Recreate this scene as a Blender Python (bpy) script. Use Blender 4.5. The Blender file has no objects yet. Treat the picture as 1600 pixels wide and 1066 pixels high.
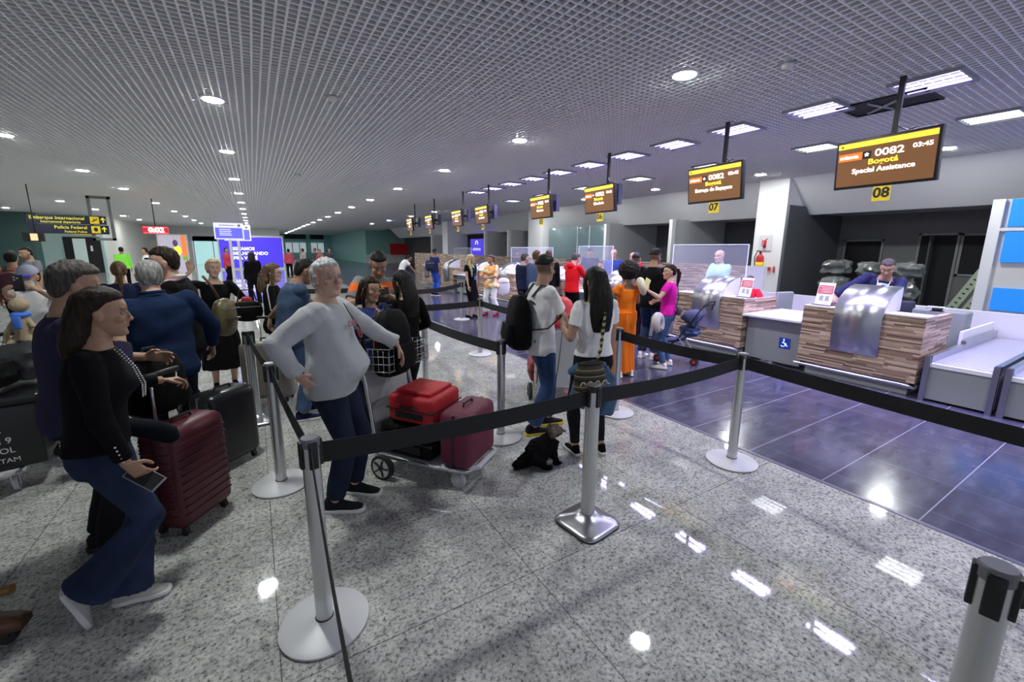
import bpy, bmesh, math, random
import numpy as np
from mathutils import Vector, Matrix, noise
S = bpy.context.scene
COL = S.collection
R = math.radians
PI = math.pi
# ---------------------------------------------------------------- camera
cam = bpy.data.cameras.new('camera'); co = bpy.data.objects.new('camera', cam); COL.objects.link(co)
co.matrix_world = Matrix(((0.85650074, 0.08889348, -0.50843332, 0), (-0.51608151, 0.16304068, -0.84087907, 0),
                          (0.00814664, 0.98260658, 0.18552074, 1.8), (0, 0, 0, 1)))
cam.sensor_width = 36; cam.lens = 655 / 1600 * 36; cam.shift_x = 3 / 1600; cam.shift_y = -21 / 1600
cam.clip_start = .05; cam.clip_end = 300
S.camera = co
# ---------------------------------------------------------------- world, exposure
W = bpy.data.worlds.new('world'); S.world = W; W.use_nodes = True
W.node_tree.nodes['Background'].inputs[0].default_value = (.62, .66, .8, 1)
W.node_tree.nodes['Background'].inputs[1].default_value = .55
vs = S.view_settings
vs.view_transform = 'Standard'; vs.look = 'None'; vs.gamma = 1; vs.use_curve_mapping = False
vs.exposure = 0.25
LAMP_E = 350.0     # emission of a round downlight
TUBE_E = 2.6     # glow of a fluorescent tube
TUBE_W = 15.0     # watts each tube sends down
S.cycles.use_denoising = True
S.cycles.max_bounces = 8
S.cycles.sample_clamp_indirect = 6
CEIL = 3.7

# ---------------------------------------------------------------- materials
def mat(name, col, rough=.5, metal=0, spec=.5, emit=None, es=1, alpha=1, trans=0, bump=None, sheen=0, coat=0):
    m = bpy.data.materials.new(name); m.use_nodes = True
    n = m.node_tree.nodes; b = n['Principled BSDF']
    b.inputs['Base Color'].default_value = (*col, 1)
    b.inputs['Roughness'].default_value = rough
    b.inputs['Metallic'].default_value = metal
    b.inputs['Specular IOR Level'].default_value = spec
    b.inputs['Alpha'].default_value = alpha
    b.inputs['Transmission Weight'].default_value = trans
    b.inputs['Coat Weight'].default_value = coat
    if sheen: b.inputs['Sheen Weight'].default_value = sheen
    if emit: b.inputs['Emission Color'].default_value = (*emit, 1); b.inputs['Emission Strength'].default_value = es
    if bump:
        sc, st = bump[0], bump[1]
        tc = n.new('ShaderNodeTexCoord'); no = n.new('ShaderNodeTexNoise'); no.inputs['Scale'].default_value = sc
        no.inputs['Detail'].default_value = 5
        L = m.node_tree.links
        src = tc.outputs['Object']
        if len(bump) > 2:
            mp = n.new('ShaderNodeMapping'); mp.inputs['Scale'].default_value = bump[2]; L.new(src, mp.inputs[0]); src = mp.outputs[0]
        L.new(src, no.inputs['Vector'])
        bp = n.new('ShaderNodeBump'); bp.inputs['Strength'].default_value = st; bp.inputs['Distance'].default_value = .01
        L.new(no.outputs['Fac'], bp.inputs['Height']); L.new(bp.outputs[0], b.inputs['Normal'])
    return m

def nodes(m): return m.node_tree.nodes, m.node_tree.links
def ramp(n, stops, interp='LINEAR'):
    r = n.new('ShaderNodeValToRGB'); r.color_ramp.interpolation = interp
    e = r.color_ramp.elements
    while len(e) < len(stops): e.new(.5)
    for k, (p, c) in zip(e, stops): k.position = p; k.color = (*c, 1)
    return r
def mth(n, L, op, a, b=None):
    q = n.new('ShaderNodeMath'); q.operation = op
    for i, v in enumerate((a, b)):
        if v is None: continue
        if isinstance(v, (int, float)): q.inputs[i].default_value = v
        else: L.new(v, q.inputs[i])
    return q.outputs[0]

def granite():
    m = mat('granite', (.3, .3, .3), .09, spec=.55); n, L = nodes(m); b = n['Principled BSDF']
    tc = n.new('ShaderNodeTexCoord')
    def ns(s, d, ro=.6):
        q = n.new('ShaderNodeTexNoise'); q.inputs['Scale'].default_value = s; q.inputs['Detail'].default_value = d
        q.inputs['Roughness'].default_value = ro; L.new(tc.outputs['Object'], q.inputs['Vector']); return q
    a = ns(52, 6, .72); c = ns(15, 6, .75); d = ns(3.0, 3)
    r1 = ramp(n, [(.33, (.04, .04, .042)), (.41, (.24, .24, .23)), (.47, (.46, .46, .44)), (.60, (.62, .62, .60))]); L.new(a.outputs[0], r1.inputs[0])
    r2 = ramp(n, [(.34, (.50, .49, .49)), (.45, (.90, .90, .90)), (.6, (1.08, 1.08, 1.06))]); L.new(c.outputs[0], r2.inputs[0])
    r3 = ramp(n, [(.35, (.82, .82, .82)), (.65, (1.08, 1.08, 1.08))]); L.new(d.outputs[0], r3.inputs[0])
    mx = n.new('ShaderNodeMix'); mx.data_type = 'RGBA'; mx.blend_type = 'MULTIPLY'; mx.inputs[0].default_value = 1
    L.new(r1.outputs[0], mx.inputs[6]); L.new(r2.outputs[0], mx.inputs[7])
    m2 = n.new('ShaderNodeMix'); m2.data_type = 'RGBA'; m2.blend_type = 'MULTIPLY'; m2.inputs[0].default_value = 1
    L.new(mx.outputs[2], m2.inputs[6]); L.new(r3.outputs[0], m2.inputs[7])
    # fine dark joints between the slabs
    sp = n.new('ShaderNodeSeparateXYZ'); L.new(tc.outputs['Object'], sp.inputs[0])
    def joint(o, off, per, w):
        f = mth(n, L, 'FRACT', mth(n, L, 'DIVIDE', mth(n, L, 'ADD', o, off), per)); return mth(n, L, 'LESS_THAN', f, w / per)
    j = mth(n, L, 'MAXIMUM', joint(sp.outputs[0], 10.06, 1.25, .005), joint(sp.outputs[1], 10.8, 2.5, .005))
    m3 = n.new('ShaderNodeMix'); m3.data_type = 'RGBA'; L.new(mth(n, L, 'MULTIPLY', j, .75), m3.inputs[0]); L.new(m2.outputs[2], m3.inputs[6]); m3.inputs[7].default_value = (.05, .05, .05, 1)
    L.new(m3.outputs[2], b.inputs['Base Color'])
    rr = ns(6, 4); r4 = ramp(n, [(.3, (.02, .02, .02)), (.7, (.06, .06, .06))]); L.new(rr.outputs[0], r4.inputs[0]); L.new(r4.outputs[0], b.inputs['Roughness'])
    return m
def dark_tile():
    m = mat('dark_tile', (.02, .02, .025), .16, spec=.6); n, L = nodes(m); b = n['Principled BSDF']
    tc = n.new('ShaderNodeTexCoord'); sp = n.new('ShaderNodeSeparateXYZ'); L.new(tc.outputs['Object'], sp.inputs[0])
    def joint(o, off, per, w):
        f = mth(n, L, 'FRACT', mth(n, L, 'DIVIDE', mth(n, L, 'ADD', o, off), per)); return mth(n, L, 'LESS_THAN', f, w / per)
    jy = joint(sp.outputs[1], 5.8 - .75 + .003, .58, .007); jx = joint(sp.outputs[0], 6 - .33, .6, .004)
    j = mth(n, L, 'MAXIMUM', jy, mth(n, L, 'MULTIPLY', jx, .45))
    no = n.new('ShaderNodeTexNoise'); no.inputs['Scale'].default_value = 3.5; no.inputs['Detail'].default_value = 8
    mp = n.new('ShaderNodeMapping'); mp.inputs['Scale'].default_value = (1, 2.5, 1); L.new(tc.outputs['Object'], mp.inputs[0]); L.new(mp.outputs[0], no.inputs['Vector'])
    r = ramp(n, [(.3, (.045, .044, .078)), (.55, (.068, .066, .108)), (.75, (.10, .097, .148))]); L.new(no.outputs[0], r.inputs[0])
    mx = n.new('ShaderNodeMix'); mx.data_type = 'RGBA'; L.new(j, mx.inputs[0]); L.new(r.outputs[0], mx.inputs[6]); mx.inputs[7].default_value = (.34, .33, .42, 1)
    L.new(mx.outputs[2], b.inputs['Base Color'])
    r2 = ramp(n, [(.3, (.13, .13, .13)), (.7, (.21, .21, .21))]); L.new(no.outputs[0], r2.inputs[0]); L.new(r2.outputs[0], b.inputs['Roughness'])
    return m
def strip_wood():
    m = mat('strip_wood', (.3, .2, .12), .42); n, L = nodes(m); b = n['Principled BSDF']
    tc = n.new('ShaderNodeTexCoord'); sp = n.new('ShaderNodeSeparateXYZ'); L.new(tc.outputs['Object'], sp.inputs[0])
    row = mth(n, L, 'FLOOR', mth(n, L, 'DIVIDE', sp.outputs[2], .021))
    w1 = n.new('ShaderNodeTexWhiteNoise'); w1.noise_dimensions = '1D'; L.new(row, w1.inputs['W'])
    u = mth(n, L, 'DIVIDE', mth(n, L, 'SUBTRACT', sp.outputs[1], sp.outputs[0]), .34)
    c = mth(n, L, 'FLOOR', mth(n, L, 'ADD', u, mth(n, L, 'MULTIPLY', w1.outputs[0], 7.3)))
    cb = n.new('ShaderNodeCombineXYZ'); L.new(row, cb.inputs[0]); L.new(c, cb.inputs[1])
    w2 = n.new('ShaderNodeTexWhiteNoise'); w2.noise_dimensions = '2D'; L.new(cb.outputs[0], w2.inputs['Vector'])
    r = ramp(n, [(0, (.11, .066, .045)), (.25, (.24, .155, .105)), (.5, (.38, .26, .18)), (.75, (.52, .38, .27)), (1, (.68, .52, .38))]); L.new(w2.outputs[0], r.inputs[0])
    no = n.new('ShaderNodeTexNoise'); no.inputs['Scale'].default_value = 30
    mp = n.new('ShaderNodeMapping'); mp.inputs['Scale'].default_value = (.3, .3, 6); L.new(tc.outputs['Object'], mp.inputs[0]); L.new(mp.outputs[0], no.inputs['Vector'])
    r3 = ramp(n, [(.3, (.75, .75, .75)), (.7, (1.1, 1.1, 1.1))]); L.new(no.outputs[0], r3.inputs[0])
    mx = n.new('ShaderNodeMix'); mx.data_type = 'RGBA'; mx.blend_type = 'MULTIPLY'; mx.inputs[0].default_value = 1
    L.new(r.outputs[0], mx.inputs[6]); L.new(r3.outputs[0], mx.inputs[7]); L.new(mx.outputs[2], b.inputs['Base Color'])
    return m
def belt_scales():
    m = mat('conveyor_slats', (.35, .35, .42), .4, metal=.3); n, L = nodes(m); b = n['Principled BSDF']
    tc = n.new('ShaderNodeTexCoord'); sp = n.new('ShaderNodeSeparateXYZ'); L.new(tc.outputs['Object'], sp.inputs[0])
    s = mth(n, L, 'MULTIPLY', mth(n, L, 'ABSOLUTE', mth(n, L, 'SINE', mth(n, L, 'MULTIPLY', sp.outputs[1], PI / .1))), .05)
    f = mth(n, L, 'FRACT', mth(n, L, 'DIVIDE', mth(n, L, 'ADD', sp.outputs[0], s), .13))
    r = ramp(n, [(0, (.05, .05, .07)), (.1, (.09, .09, .11)), (.14, (.42, .42, .52)), (1, (.5, .5, .6))]); L.new(f, r.inputs[0]); L.new(r.outputs[0], b.inputs['Base Color'])
    return m

M = {}
M['granite'] = granite(); M['tile'] = dark_tile(); M['wood'] = strip_wood(); M['slats'] = belt_scales()
M['blade'] = mat('ceiling_blade', (.86, .86, .88), .5)
M['plenum'] = mat('plenum_dark', (.07, .07, .075), .8)
M['white_wall'] = mat('white_paint', (.9, .9, .93), .55, bump=(60, .05))
M['gray_wall'] = mat('grey_partition', (.56, .57, .60), .6, bump=(40, .05))
M['dk_wall'] = mat('dark_grey_panel', (.10, .105, .12), .6, bump=(40, .05))
M['green_wall'] = mat('teal_wall', (.28, .56, .53), .5, bump=(20, .05))
M['dgreen'] = mat('dark_green_wall', (.06, .13, .12), .5)
M['lgreen'] = mat('pale_teal_wall', (.45, .62, .62), .5)
M['dkpanel'] = mat('alcove_panel', (.2, .2, .2), .6)
M['glass'] = mat('clear_glass', (.9, .97, 1), .03, alpha=.08, spec=.5)
M['tglass'] = mat('tinted_glass', (.25, .36, .40), .06, alpha=.55)
M['gedge'] = mat('glass_edge', (.75, .85, .9), .2)
M['dkmetal'] = mat('dark_louvre', (.03, .03, .035), .5)
M['black'] = mat('black_plastic', (.012, .012, .013), .42)
M['belt'] = mat('black_webbing', (.009, .009, .011), .75, bump=(300, .25, (1, 1, .1)))
M['chrome'] = mat('satin_steel', (.62, .62, .64), .28, metal=1, bump=(40, .04))
M['steel'] = mat('brushed_steel', (.5, .51, .54), .3, metal=1, bump=(9, .15, (1, 1, .5)))
M['postpaint'] = mat('post_grey', (.62, .63, .63), .26, metal=.8)
M['basepaint'] = mat('base_white_grey', (.60, .60, .62), .35)
M['white'] = mat('white_laminate', (.78, .78, .82), .3)
M['offwhite'] = mat('off_white', (.68, .66, .64), .5)
M['grayp'] = mat('grey_laminate', (.30, .31, .32), .5)
M['ltop'] = mat('counter_top', (.62, .56, .52), .35)
M['redp'] = mat('red_paint', (.6, .02, .03), .35)
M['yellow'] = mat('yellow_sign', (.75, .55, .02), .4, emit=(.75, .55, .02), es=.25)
M['navy'] = mat('sign_navy', (.01, .014, .035), .4)
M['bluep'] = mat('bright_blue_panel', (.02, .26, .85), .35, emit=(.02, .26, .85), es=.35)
M['bluesq'] = mat('accessibility_blue', (.01, .07, .5), .4)
M['scr'] = mat('screen_brown', (.13, .06, .025), .2, emit=(.13, .062, .028), es=1.0)
M['scry'] = mat('screen_yellow', (.9, .75, .05), .3, emit=(.9, .75, .05), es=.9)
M['scro'] = mat('screen_orange', (1, .15, .02), .3, emit=(1, .16, .03), es=1.0)
M['scrw'] = mat('screen_white', (1, 1, .95), .3, emit=(1, .98, .9), es=1.5)
M['scrt'] = mat('screen_text_yellow', (1, .7, .05), .3, emit=(1, .7, .05), es=1.2)
M['led'] = mat('led_red', (1, .02, .03), .3, emit=(1, .03, .05), es=6)
M['ledb'] = mat('led_hot', (1, .8, .4), .3, emit=(1, .75, .45), es=9)
M['lamp'] = mat('lamp_lens', (1, 1, 1), .3, emit=(.96, 1, .97), es=LAMP_E)
M['tube'] = mat('fluorescent_tube', (1, 1, 1), .3, emit=(.50, .44, 1), es=TUBE_E)
M['tubew'] = mat('fluorescent_tube_white', (1, 1, 1), .3, emit=(.92, .98, 1), es=TUBE_E * .9)
M['bill'] = mat('billboard_blue', (.05, .03, .55), .4, emit=(.06, .03, .62), es=.7)
M['billw'] = mat('billboard_white', (.8, .8, 1), .4, emit=(.8, .8, 1), es=.9)
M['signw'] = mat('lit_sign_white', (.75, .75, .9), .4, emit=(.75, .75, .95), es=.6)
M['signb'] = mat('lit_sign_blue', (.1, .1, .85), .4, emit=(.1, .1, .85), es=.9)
M['rubber'] = mat('rubber', (.02, .02, .02), .7)
M['label'] = mat('paper_label', (.75, .75, .78), .6)
M['ink'] = mat('red_print', (.5, .06, .05), .6)
M['inkk'] = mat('black_print', (.02, .02, .02), .6)

# ---------------------------------------------------------------- mesh helpers
class MB:
    def __init__(s): s.bm = bmesh.new()
    def box(s, x0, x1, y0, y1, z0, z1, mi=0, bev=0, mx=None):
        v = [s.bm.verts.new((x, y, z)) for z in (z0, z1) for x, y in ((x0, y0), (x1, y0), (x1, y1), (x0, y1))]
        fs = [(0, 3, 2, 1), (4, 5, 6, 7), (0, 1, 5, 4), (1, 2, 6, 5), (2, 3, 7, 6), (3, 0, 4, 7)]
        F = [s.bm.faces.new([v[i] for i in f]) for f in fs]
        for f in F: f.material_index = mi
        if bev:
            r = bmesh.ops.bevel(s.bm, geom=list({e for f in F for e in f.edges}), offset=bev, segments=3, profile=.5, affect='EDGES')
            v = list({q for f in r['faces'] for q in f.verts} | {q for q in v if q.is_valid})
            for f in r['faces']: f.material_index = mi
        if mx is not None: bmesh.ops.transform(s.bm, matrix=mx, verts=[q for q in v if q.is_valid])
        return s
    def loft(s, rings, cap=True, mi=0, closed=True):
        V = [[s.bm.verts.new(p) for p in r] for r in rings]
        n = len(V[0])
        for a, b in zip(V, V[1:]):
            for i in range(n if closed else n - 1):
                f = s.bm.faces.new((a[i], a[(i + 1) % n], b[(i + 1) % n], b[i])); f.material_index = mi; f.smooth = True
        if cap:
            for q, rev in ((V[0], True), (V[-1], False)):
                f = s.bm.faces.new(list(reversed(q)) if rev else q); f.material_index = mi
        return s
    def tube(s, pts, rad, n=12, mi=0, cap=True, flat=None, ref=None):
        """sweep a circle (or ellipse, flat=(ru,rv) factors) along pts"""
        pts = [Vector(p) for p in pts]
        if isinstance(rad, (int, float)): rad = [rad] * len(pts)
        rings = []; up = None
        for i, p in enumerate(pts):
            d = (pts[min(i + 1, len(pts) - 1)] - pts[max(i - 1, 0)])
            d = d.normalized() if d.length > 1e-9 else Vector((0, 0, 1))
            if up is None:
                r0 = Vector(ref) if ref is not None else (Vector((0, 0, 1)) if abs(d.z) < .9 else Vector((0, 1, 0)))
                u = d.cross(r0).normalized()
            else:
                u = (up - d * up.dot(d)).normalized()
            up = u; v = d.cross(u)
            fu, fv = flat if flat else (1, 1)
            rings.append([p + u * (math.cos(2 * PI * k / n) * rad[i] * fu) + v * (math.sin(2 * PI * k / n) * rad[i] * fv) for k in range(n)])
        return s.loft(rings, cap, mi)
    def lathe(s, prof, c=(0, 0, 0), n=24, mi=0, mx=None):
        rings = [[Vector((c[0] + r * math.cos(2 * PI * k / n), c[1] + r * math.sin(2 * PI * k / n), c[2] + z)) for k in range(n)] for r, z in prof]
        if mx is not None: rings = [[mx @ p for p in r] for r in rings]
        return s.loft(rings, True, mi)
    def ball(s, c, r, n=12, m=8, mi=0, rot=None):
        if isinstance(r, (int, float)): r = (r, r, r)
        rings = []
        for j in range(m + 1):
            t = PI * j / m; rr = max(math.sin(t), .02); z = -math.cos(t)
            ring = [Vector((r[0] * rr * math.cos(2 * PI * k / n), r[1] * rr * math.sin(2 * PI * k / n), r[2] * z)) for k in range(n)]
            if rot is not None: ring = [rot @ p for p in ring]
            rings.append([Vector(c) + p for p in ring])
        return s.loft(rings, True, mi)
    def quad(s, p, mi=0):
        f = s.bm.faces.new([s.bm.verts.new(q) for q in p]); f.material_index = mi; return s
    def build(s, name, m, parent=None, smooth=False, loc=None, bev=0):
        me = bpy.data.meshes.new(name); bmesh.ops.recalc_face_normals(s.bm, faces=s.bm.faces); s.bm.to_mesh(me); s.bm.free()
        for q in (m if isinstance(m, (list, tuple)) else [m]): me.materials.append(M[q] if isinstance(q, str) else q)
        if smooth:
            for p in me.polygons: p.use_smooth = True
            try: me.set_sharp_from_angle(angle=R(40))
            except Exception: pass
        o = bpy.data.objects.new(name, me); COL.objects.link(o)
        if parent is not None: o.parent = parent
        if loc: o.location = loc
        if bev:
            b = o.modifiers.new('bevel', 'BEVEL'); b.width = bev; b.segments = 2; b.limit_method = 'ANGLE'
        return o
def tag(o, label, cat, group=None, kind=None):
    o['label'] = label; o['category'] = cat
    if group: o['group'] = group
    if kind: o['kind'] = kind
    return o
def thing(name, label, cat, loc=(0, 0, 0), rz=0, group=None):
    o = bpy.data.objects.new(name, None); COL.objects.link(o); o.location = loc; o.rotation_euler = (0, 0, rz); o.empty_display_size = .1
    return tag(o, label, cat, group)
def struct(o, label, cat='wall'):
    return tag(o, label, cat, None, 'structure')
def box(name, m, x0, x1, y0, y1, z0, z1, parent=None, bev=0):
    return MB().box(x0, x1, y0, y1, z0, z1, bev=bev).build(name, m, parent, smooth=bool(bev))
def copy_tree(o, parent=None):
    c = o.copy(); COL.objects.link(c); c.parent = parent
    for ch in list(o.children): copy_tree(ch, c)
    return c
def text(parent, name, s, size, m, origin, ux, uz, align='CENTER', off=0.0, ext=.001, sx=1.0):
    """lettering: ux = reading direction, uz = up direction, world or parent-local"""
    cu = bpy.data.curves.new(name, 'FONT'); cu.body = s; cu.size = size; cu.align_x = align; cu.align_y = 'CENTER'; cu.extrude = ext; cu.offset = off
    cu.resolution_u = 3
    cu.materials.append(M[m] if isinstance(m, str) else m)
    tmp = bpy.data.objects.new('lettering', cu); COL.objects.link(tmp)
    me = bpy.data.meshes.new_from_object(tmp.evaluated_get(bpy.context.evaluated_depsgraph_get()))
    bpy.data.objects.remove(tmp); bpy.data.curves.remove(cu)
    me.materials.clear(); me.materials.append(M[m] if isinstance(m, str) else m)
    o = bpy.data.objects.new(name, me); COL.objects.link(o)
    ux = Vector(ux).normalized(); uz = Vector(uz).normalized(); nn = ux.cross(uz)
    mt = Matrix((ux * sx, uz, nn)).transposed().to_4x4(); mt.translation = Vector(origin)
    o.parent = parent; o.matrix_local = mt
    return o
# ================================================================ SETTING
o = MB().box(-22, 3.7, -4, 110, -.1, 0).build('floor', 'granite'); struct(o, 'pale grey speckled granite floor, polished', 'floor')
o = MB().box(3.7, 20, -4, 110, -.1, .001).build('floor_tiles', 'tile'); struct(o, 'dark blue-grey polished tile floor before the counters', 'floor')
o = MB().box(3.68, 3.72, -4, 45, -.02, .004).build('trim_1', mat('tile_edge', (.12, .11, .18), .3)); struct(o, 'thin dark strip between granite and tiles', 'trim')
# open cell ceiling: white blades both ways under a dark plenum
mb = MB(); GS = .085; x = -16.0
while x < 12.4: mb.box(x, x + .019, -1.5, 54, CEIL, CEIL + .04); x += GS
y = -1.5
while y < 54: mb.box(-16, 12.4, y, y + .014, CEIL + .002, CEIL + .038); y += GS
o = mb.build('ceiling', 'blade'); struct(o, 'white open-cell grid ceiling', 'ceiling')
o = box('ceiling_plenum', 'plenum', -22, 21, -4, 112, CEIL + .42, CEIL + .5); struct(o, 'dark void above the open ceiling grid', 'ceiling')
o = box('ceiling_far', 'blade', -20, 12.4, 54, 110, CEIL, CEIL + .05); struct(o, 'far part of the ceiling', 'ceiling')
o = box('ceiling_left', 'blade', -22, -16, -4, 54, CEIL, CEIL + .05); struct(o, 'outer left part of the ceiling', 'ceiling')

# fascia above the alcoves (slanting back) with columns at its ends
def fascia(name, y0, y1, lab):
    mb = MB()
    P = lambda y: [Vector((12.4, y, CEIL)), Vector((13.4, y, 2.79)), Vector((13.6, y, 2.79)), Vector((13.6, y, CEIL + .1)), Vector((12.4, y, CEIL + .1))]
    mb.loft([P(y0), P(y1)]); o = mb.build(name, 'white_wall')
    for p in o.data.polygons: p.use_smooth = False
    struct(o, lab)
fascia('wall_fascia_right', -4, 6.12, 'white slanting fascia above the alcove behind desk 08')
fascia('wall_fascia_middle', 6.9, 17.3, 'white slanting fascia above the middle alcoves')
fascia('wall_fascia_far', 18.6, 29.3, 'white slanting fascia above the farther alcoves')
fascia('wall_fascia_end', 30.3, 45, 'white slanting fascia above the farthest alcoves')
for y0, y1, nm in ((6.12, 6.9, 'near'), (17.3, 18.6, 'second'), (29.3, 30.3, 'far')):
    o = box('wall_column_' + nm, 'white_wall', 12.3, 13.9, y0, y1, 0, CEIL + .1); struct(o, nm + ' white column between the alcoves')
# back of alcoves
o = box('wall_back', 'dk_wall', 15.5, 15.7, -4, 60, 0, CEIL); struct(o, 'grey back wall of the alcoves')
o = box('ceiling_alcove', 'gray_wall', 13.6, 15.5, -4, 45, 2.84, 2.9); struct(o, 'ceiling inside the alcoves', 'ceiling')
k = 0
for y in (9.84, 13.04, 20.85, 23.7, 33):
    k += 1
    o = box('wall_partition_%d' % k, 'gray_wall', 12.6, 15.5, y, y + .06, 0, 2.85); struct(o, 'grey partition between alcoves, number %d from the front' % k)
    o = box('trim_partition_%d' % k, 'white', 12.42, 12.6, y - .03, y + .1, 0, 2.82); struct(o, 'white edge post of alcove partition %d' % k, 'trim')
for y0, y1, nm in ((6.13, 6.2, 'near'), (6.82, 6.89, 'middle')):
    o = box('wall_alcove_side_' + nm, 'dk_wall', 12.31 if nm == 'near' else 13.9, 15.5, y0 - (.08 if nm == 'near' else 0), y1 - (.08 if nm == 'near' else 0), 0, 3.0 if nm == 'near' else 2.85); struct(o, 'dark side panel of the %s alcove' % nm)
# tinted glass wall in an alcove
o = MB().box(12.6, 12.63, 13.1, 17.2, 0, 2.8).build('window_1', 'tglass'); struct(o, 'tinted glass wall across the middle alcove', 'window')
for i, y in enumerate((13.2, 14.2, 15.0)):
    o = box('trim_glass_%d' % (i + 1), 'gedge', 12.58, 12.62, y, y + .03, 0, 2.8); struct(o, 'pale frame bar %d of the tinted glass wall' % (i + 1), 'trim')
# low wall behind the desks
o = box('wall_low', 'white', 10.0, 10.12, -4, 5.72, 0, .86); struct(o, 'low white wall behind the desks')
o = box('wall_low_wood', 'wood', 10.0, 10.12, 5.74, 30, 0, 1.44); struct(o, 'low strip-wood wall behind the desks')
o = box('wall_low_stub', 'white', 10.0, 10.12, 5.3, 5.73, .86, 1.44); struct(o, 'white end of the strip-wood low wall')
# right end: white frame with blue panels
def part(o, parent): o.parent = parent; return o
pw = box('wall_right_panel', 'offwhite', 12.25, 12.35, -4, 2.36, 0, 2.79); struct(pw, 'white framed wall with blue panels at the far right')
box('frame', 'white', 12.18, 12.25, 2.2, 2.36, 0, 2.79, pw); box('frame_rail', 'white', 12.19, 12.25, -4, 2.2, 2.2, 2.26, pw)
for z0, z1 in ((2.28, 2.78), (1.62, 2.19), (.7, 1.13)):
    box('blue_panel', 'bluep', 12.2, 12.25, -4, 2.12, z0, z1, pw)
box('label', 'label', 12.18, 12.2, 1.42, 1.62, 1.78, 1.96, pw)
box('label_picture', 'inkk', 12.17, 12.18, 1.46, 1.58, 1.86, 1.94, pw)
# doors and panels in the back wall of the near alcove
o = box('wall_back_panels', 'dkpanel', 15.44, 15.5, -1, 6.1, 0, 2.84); struct(o, 'grey panelled back of the near alcove')
def frame_rect(parent, y0, y1, z0, z1, m='gray_wall', x=15.40, w=.05):
    mb = MB(); mb.box(x, x + .04, y0, y0 + w, z0, z1); mb.box(x, x + .04, y1 - w, y1, z0, z1); mb.box(x, x + .04, y0, y1, z1 - w, z1); mb.box(x, x + .04, y0, y1, z0, z0 + w)
    return mb.build('frame', m, parent)
M['void'] = mat('unlit_room', (.008, .008, .01), .7)
for i, (y0, y1, z0, z1, lab) in enumerate(((4.98, 5.85, .02, 2.1, 'dark open doorway at the left of the near alcove'), (3.46, 4.17, .02, 2.24, 'dark doorway behind desk 08 with a half-open leaf'),
                                    (2.6, 3.36, 1.22, 2.22, 'dark window beside the alcove doorway'))):
    nm = 'window_2' if i == 2 else 'door_%d' % (i + 1)
    o = box(nm, 'void', 15.42, 15.435, y0, y1, z0, z1); struct(o, lab, 'door' if i < 2 else 'window')
    frame_rect(o, y0 - .04, y1 + .04, z0 - .02, z1 + .04, 'grayp')
    if i == 1:
        MB().box(15.2, 15.42, 3.9, 3.94, .02, 2.2).build('door_leaf', 'dk_wall', o)
        MB().tube([(15.17, 4.14, 1.0), (15.17, 4.06, 1.0)], .012).build('door_handle', 'chrome', o)
# ---- far and left walls
def wallbox(nm, m, x0, x1, y0, y1, z0, z1, lab): return struct(box(nm, m, x0, x1, y0, y1, z0, z1), lab)
wallbox('wall_far', 'green_wall', -3, 21, 75, 75.3, 0, 5, 'teal wall at the far end of the hall')
wallbox('wall_green_right', 'green_wall', 11.0, 17.5, 50, 50.3, 0, 5, 'teal wall at the end of the desks')
wallbox('wall_green_return', 'green_wall', 11.0, 11.2, 50.3, 75, 0, 5, 'teal side wall running back to the far end')
wallbox('baseboard_green', 'white', 10.9, 17.5, 49.9, 50, 0, 1.0, 'pale dado under the teal wall')
wallbox('wall_left_teal', 'lgreen', -11.3, -8.4, 38, 38.3, 0, CEIL, 'pale teal wall with doorway on the left')
wallbox('wall_left_dark', 'dgreen', -24, -11.3, 37, 38.3, 0, CEIL, 'dark green wall at the far left')
wallbox('wall_left_grey', 'offwhite', -8.5, -8.4, 38.3, 53, 0, CEIL, 'pale wall running back on the left')
wallbox('wall_left_end', 'gray_wall', -8.5, 2.6, 53, 53.3, 2.3, CEIL, 'grey wall over the glazed entrance')
wallbox('wall_left_end_low', 'offwhite', -8.5, -5.2, 53, 53.3, 0, 2.3, 'pale wall beside the glazed entrance')
wallbox('wall_left', 'gray_wall', -22.2, -22, -4, 60, 0, CEIL, 'outer left wall of the hall')
d = box('door_3', 'void', -10.3, -8.55, 37.9, 37.99, 0, 2.3); struct(d, 'dark glazed doorway in the pale teal wall', 'door')
box('glazing', mat('lit_glass_far', (.35, .42, .42), .3, emit=(.3, .38, .36), es=.5), -9.85, -9.25, 37.86, 37.9, .1, 2.2, d)
box('notice', 'label', -9.05, -8.95, 37.85, 37.9, 1.4, 1.75, d)
d = box('door_4', mat('entrance_glow', (.3, .5, .5), .3, emit=(.35, .6, .62), es=.8), -5.1, -1.9, 53.1, 53.2, 0, 2.3); struct(d, 'bright glazed entrance at the far left end', 'door')
box('transom', 'dgreen', -5.1, -1.9, 53.0, 53.1, 2.28, 2.75, d)
for x in (-5.1, -3.5, -1.95): box('mullion', 'gray_wall', x, x + .08, 53.0, 53.1, 0, 2.3, d)
for i, (x0, x1) in enumerate(((4.3, 7.3), (7.9, 9.9))):
    w = box('window_%d' % (i + 3), mat('frosted_lit_%d' % i, (.55, .62, .66), .5, emit=(.5, .58, .64), es=.45), x0, x1, 74.8, 74.9, .9, 2.4); struct(w, ('wider' if i == 0 else 'narrower') + ' row of pale windows in the far teal wall', 'window')
    n = 3 if i == 0 else 2
    for j in range(n + 1): xx = x0 + (x1 - x0) * j / n; box('mullion', 'dgreen', xx - .05, xx + .05, 74.7, 74.8, .9, 2.4, w)
    box('transom_panel', 'void', x0, x1, 74.7, 74.8, 3.0, 3.9, w)
o = box('door_5', 'offwhite', 11.9, 13.0, 74.8, 74.95, 0, 2.2); struct(o, 'narrow white door in the far teal wall', 'door')

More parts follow.
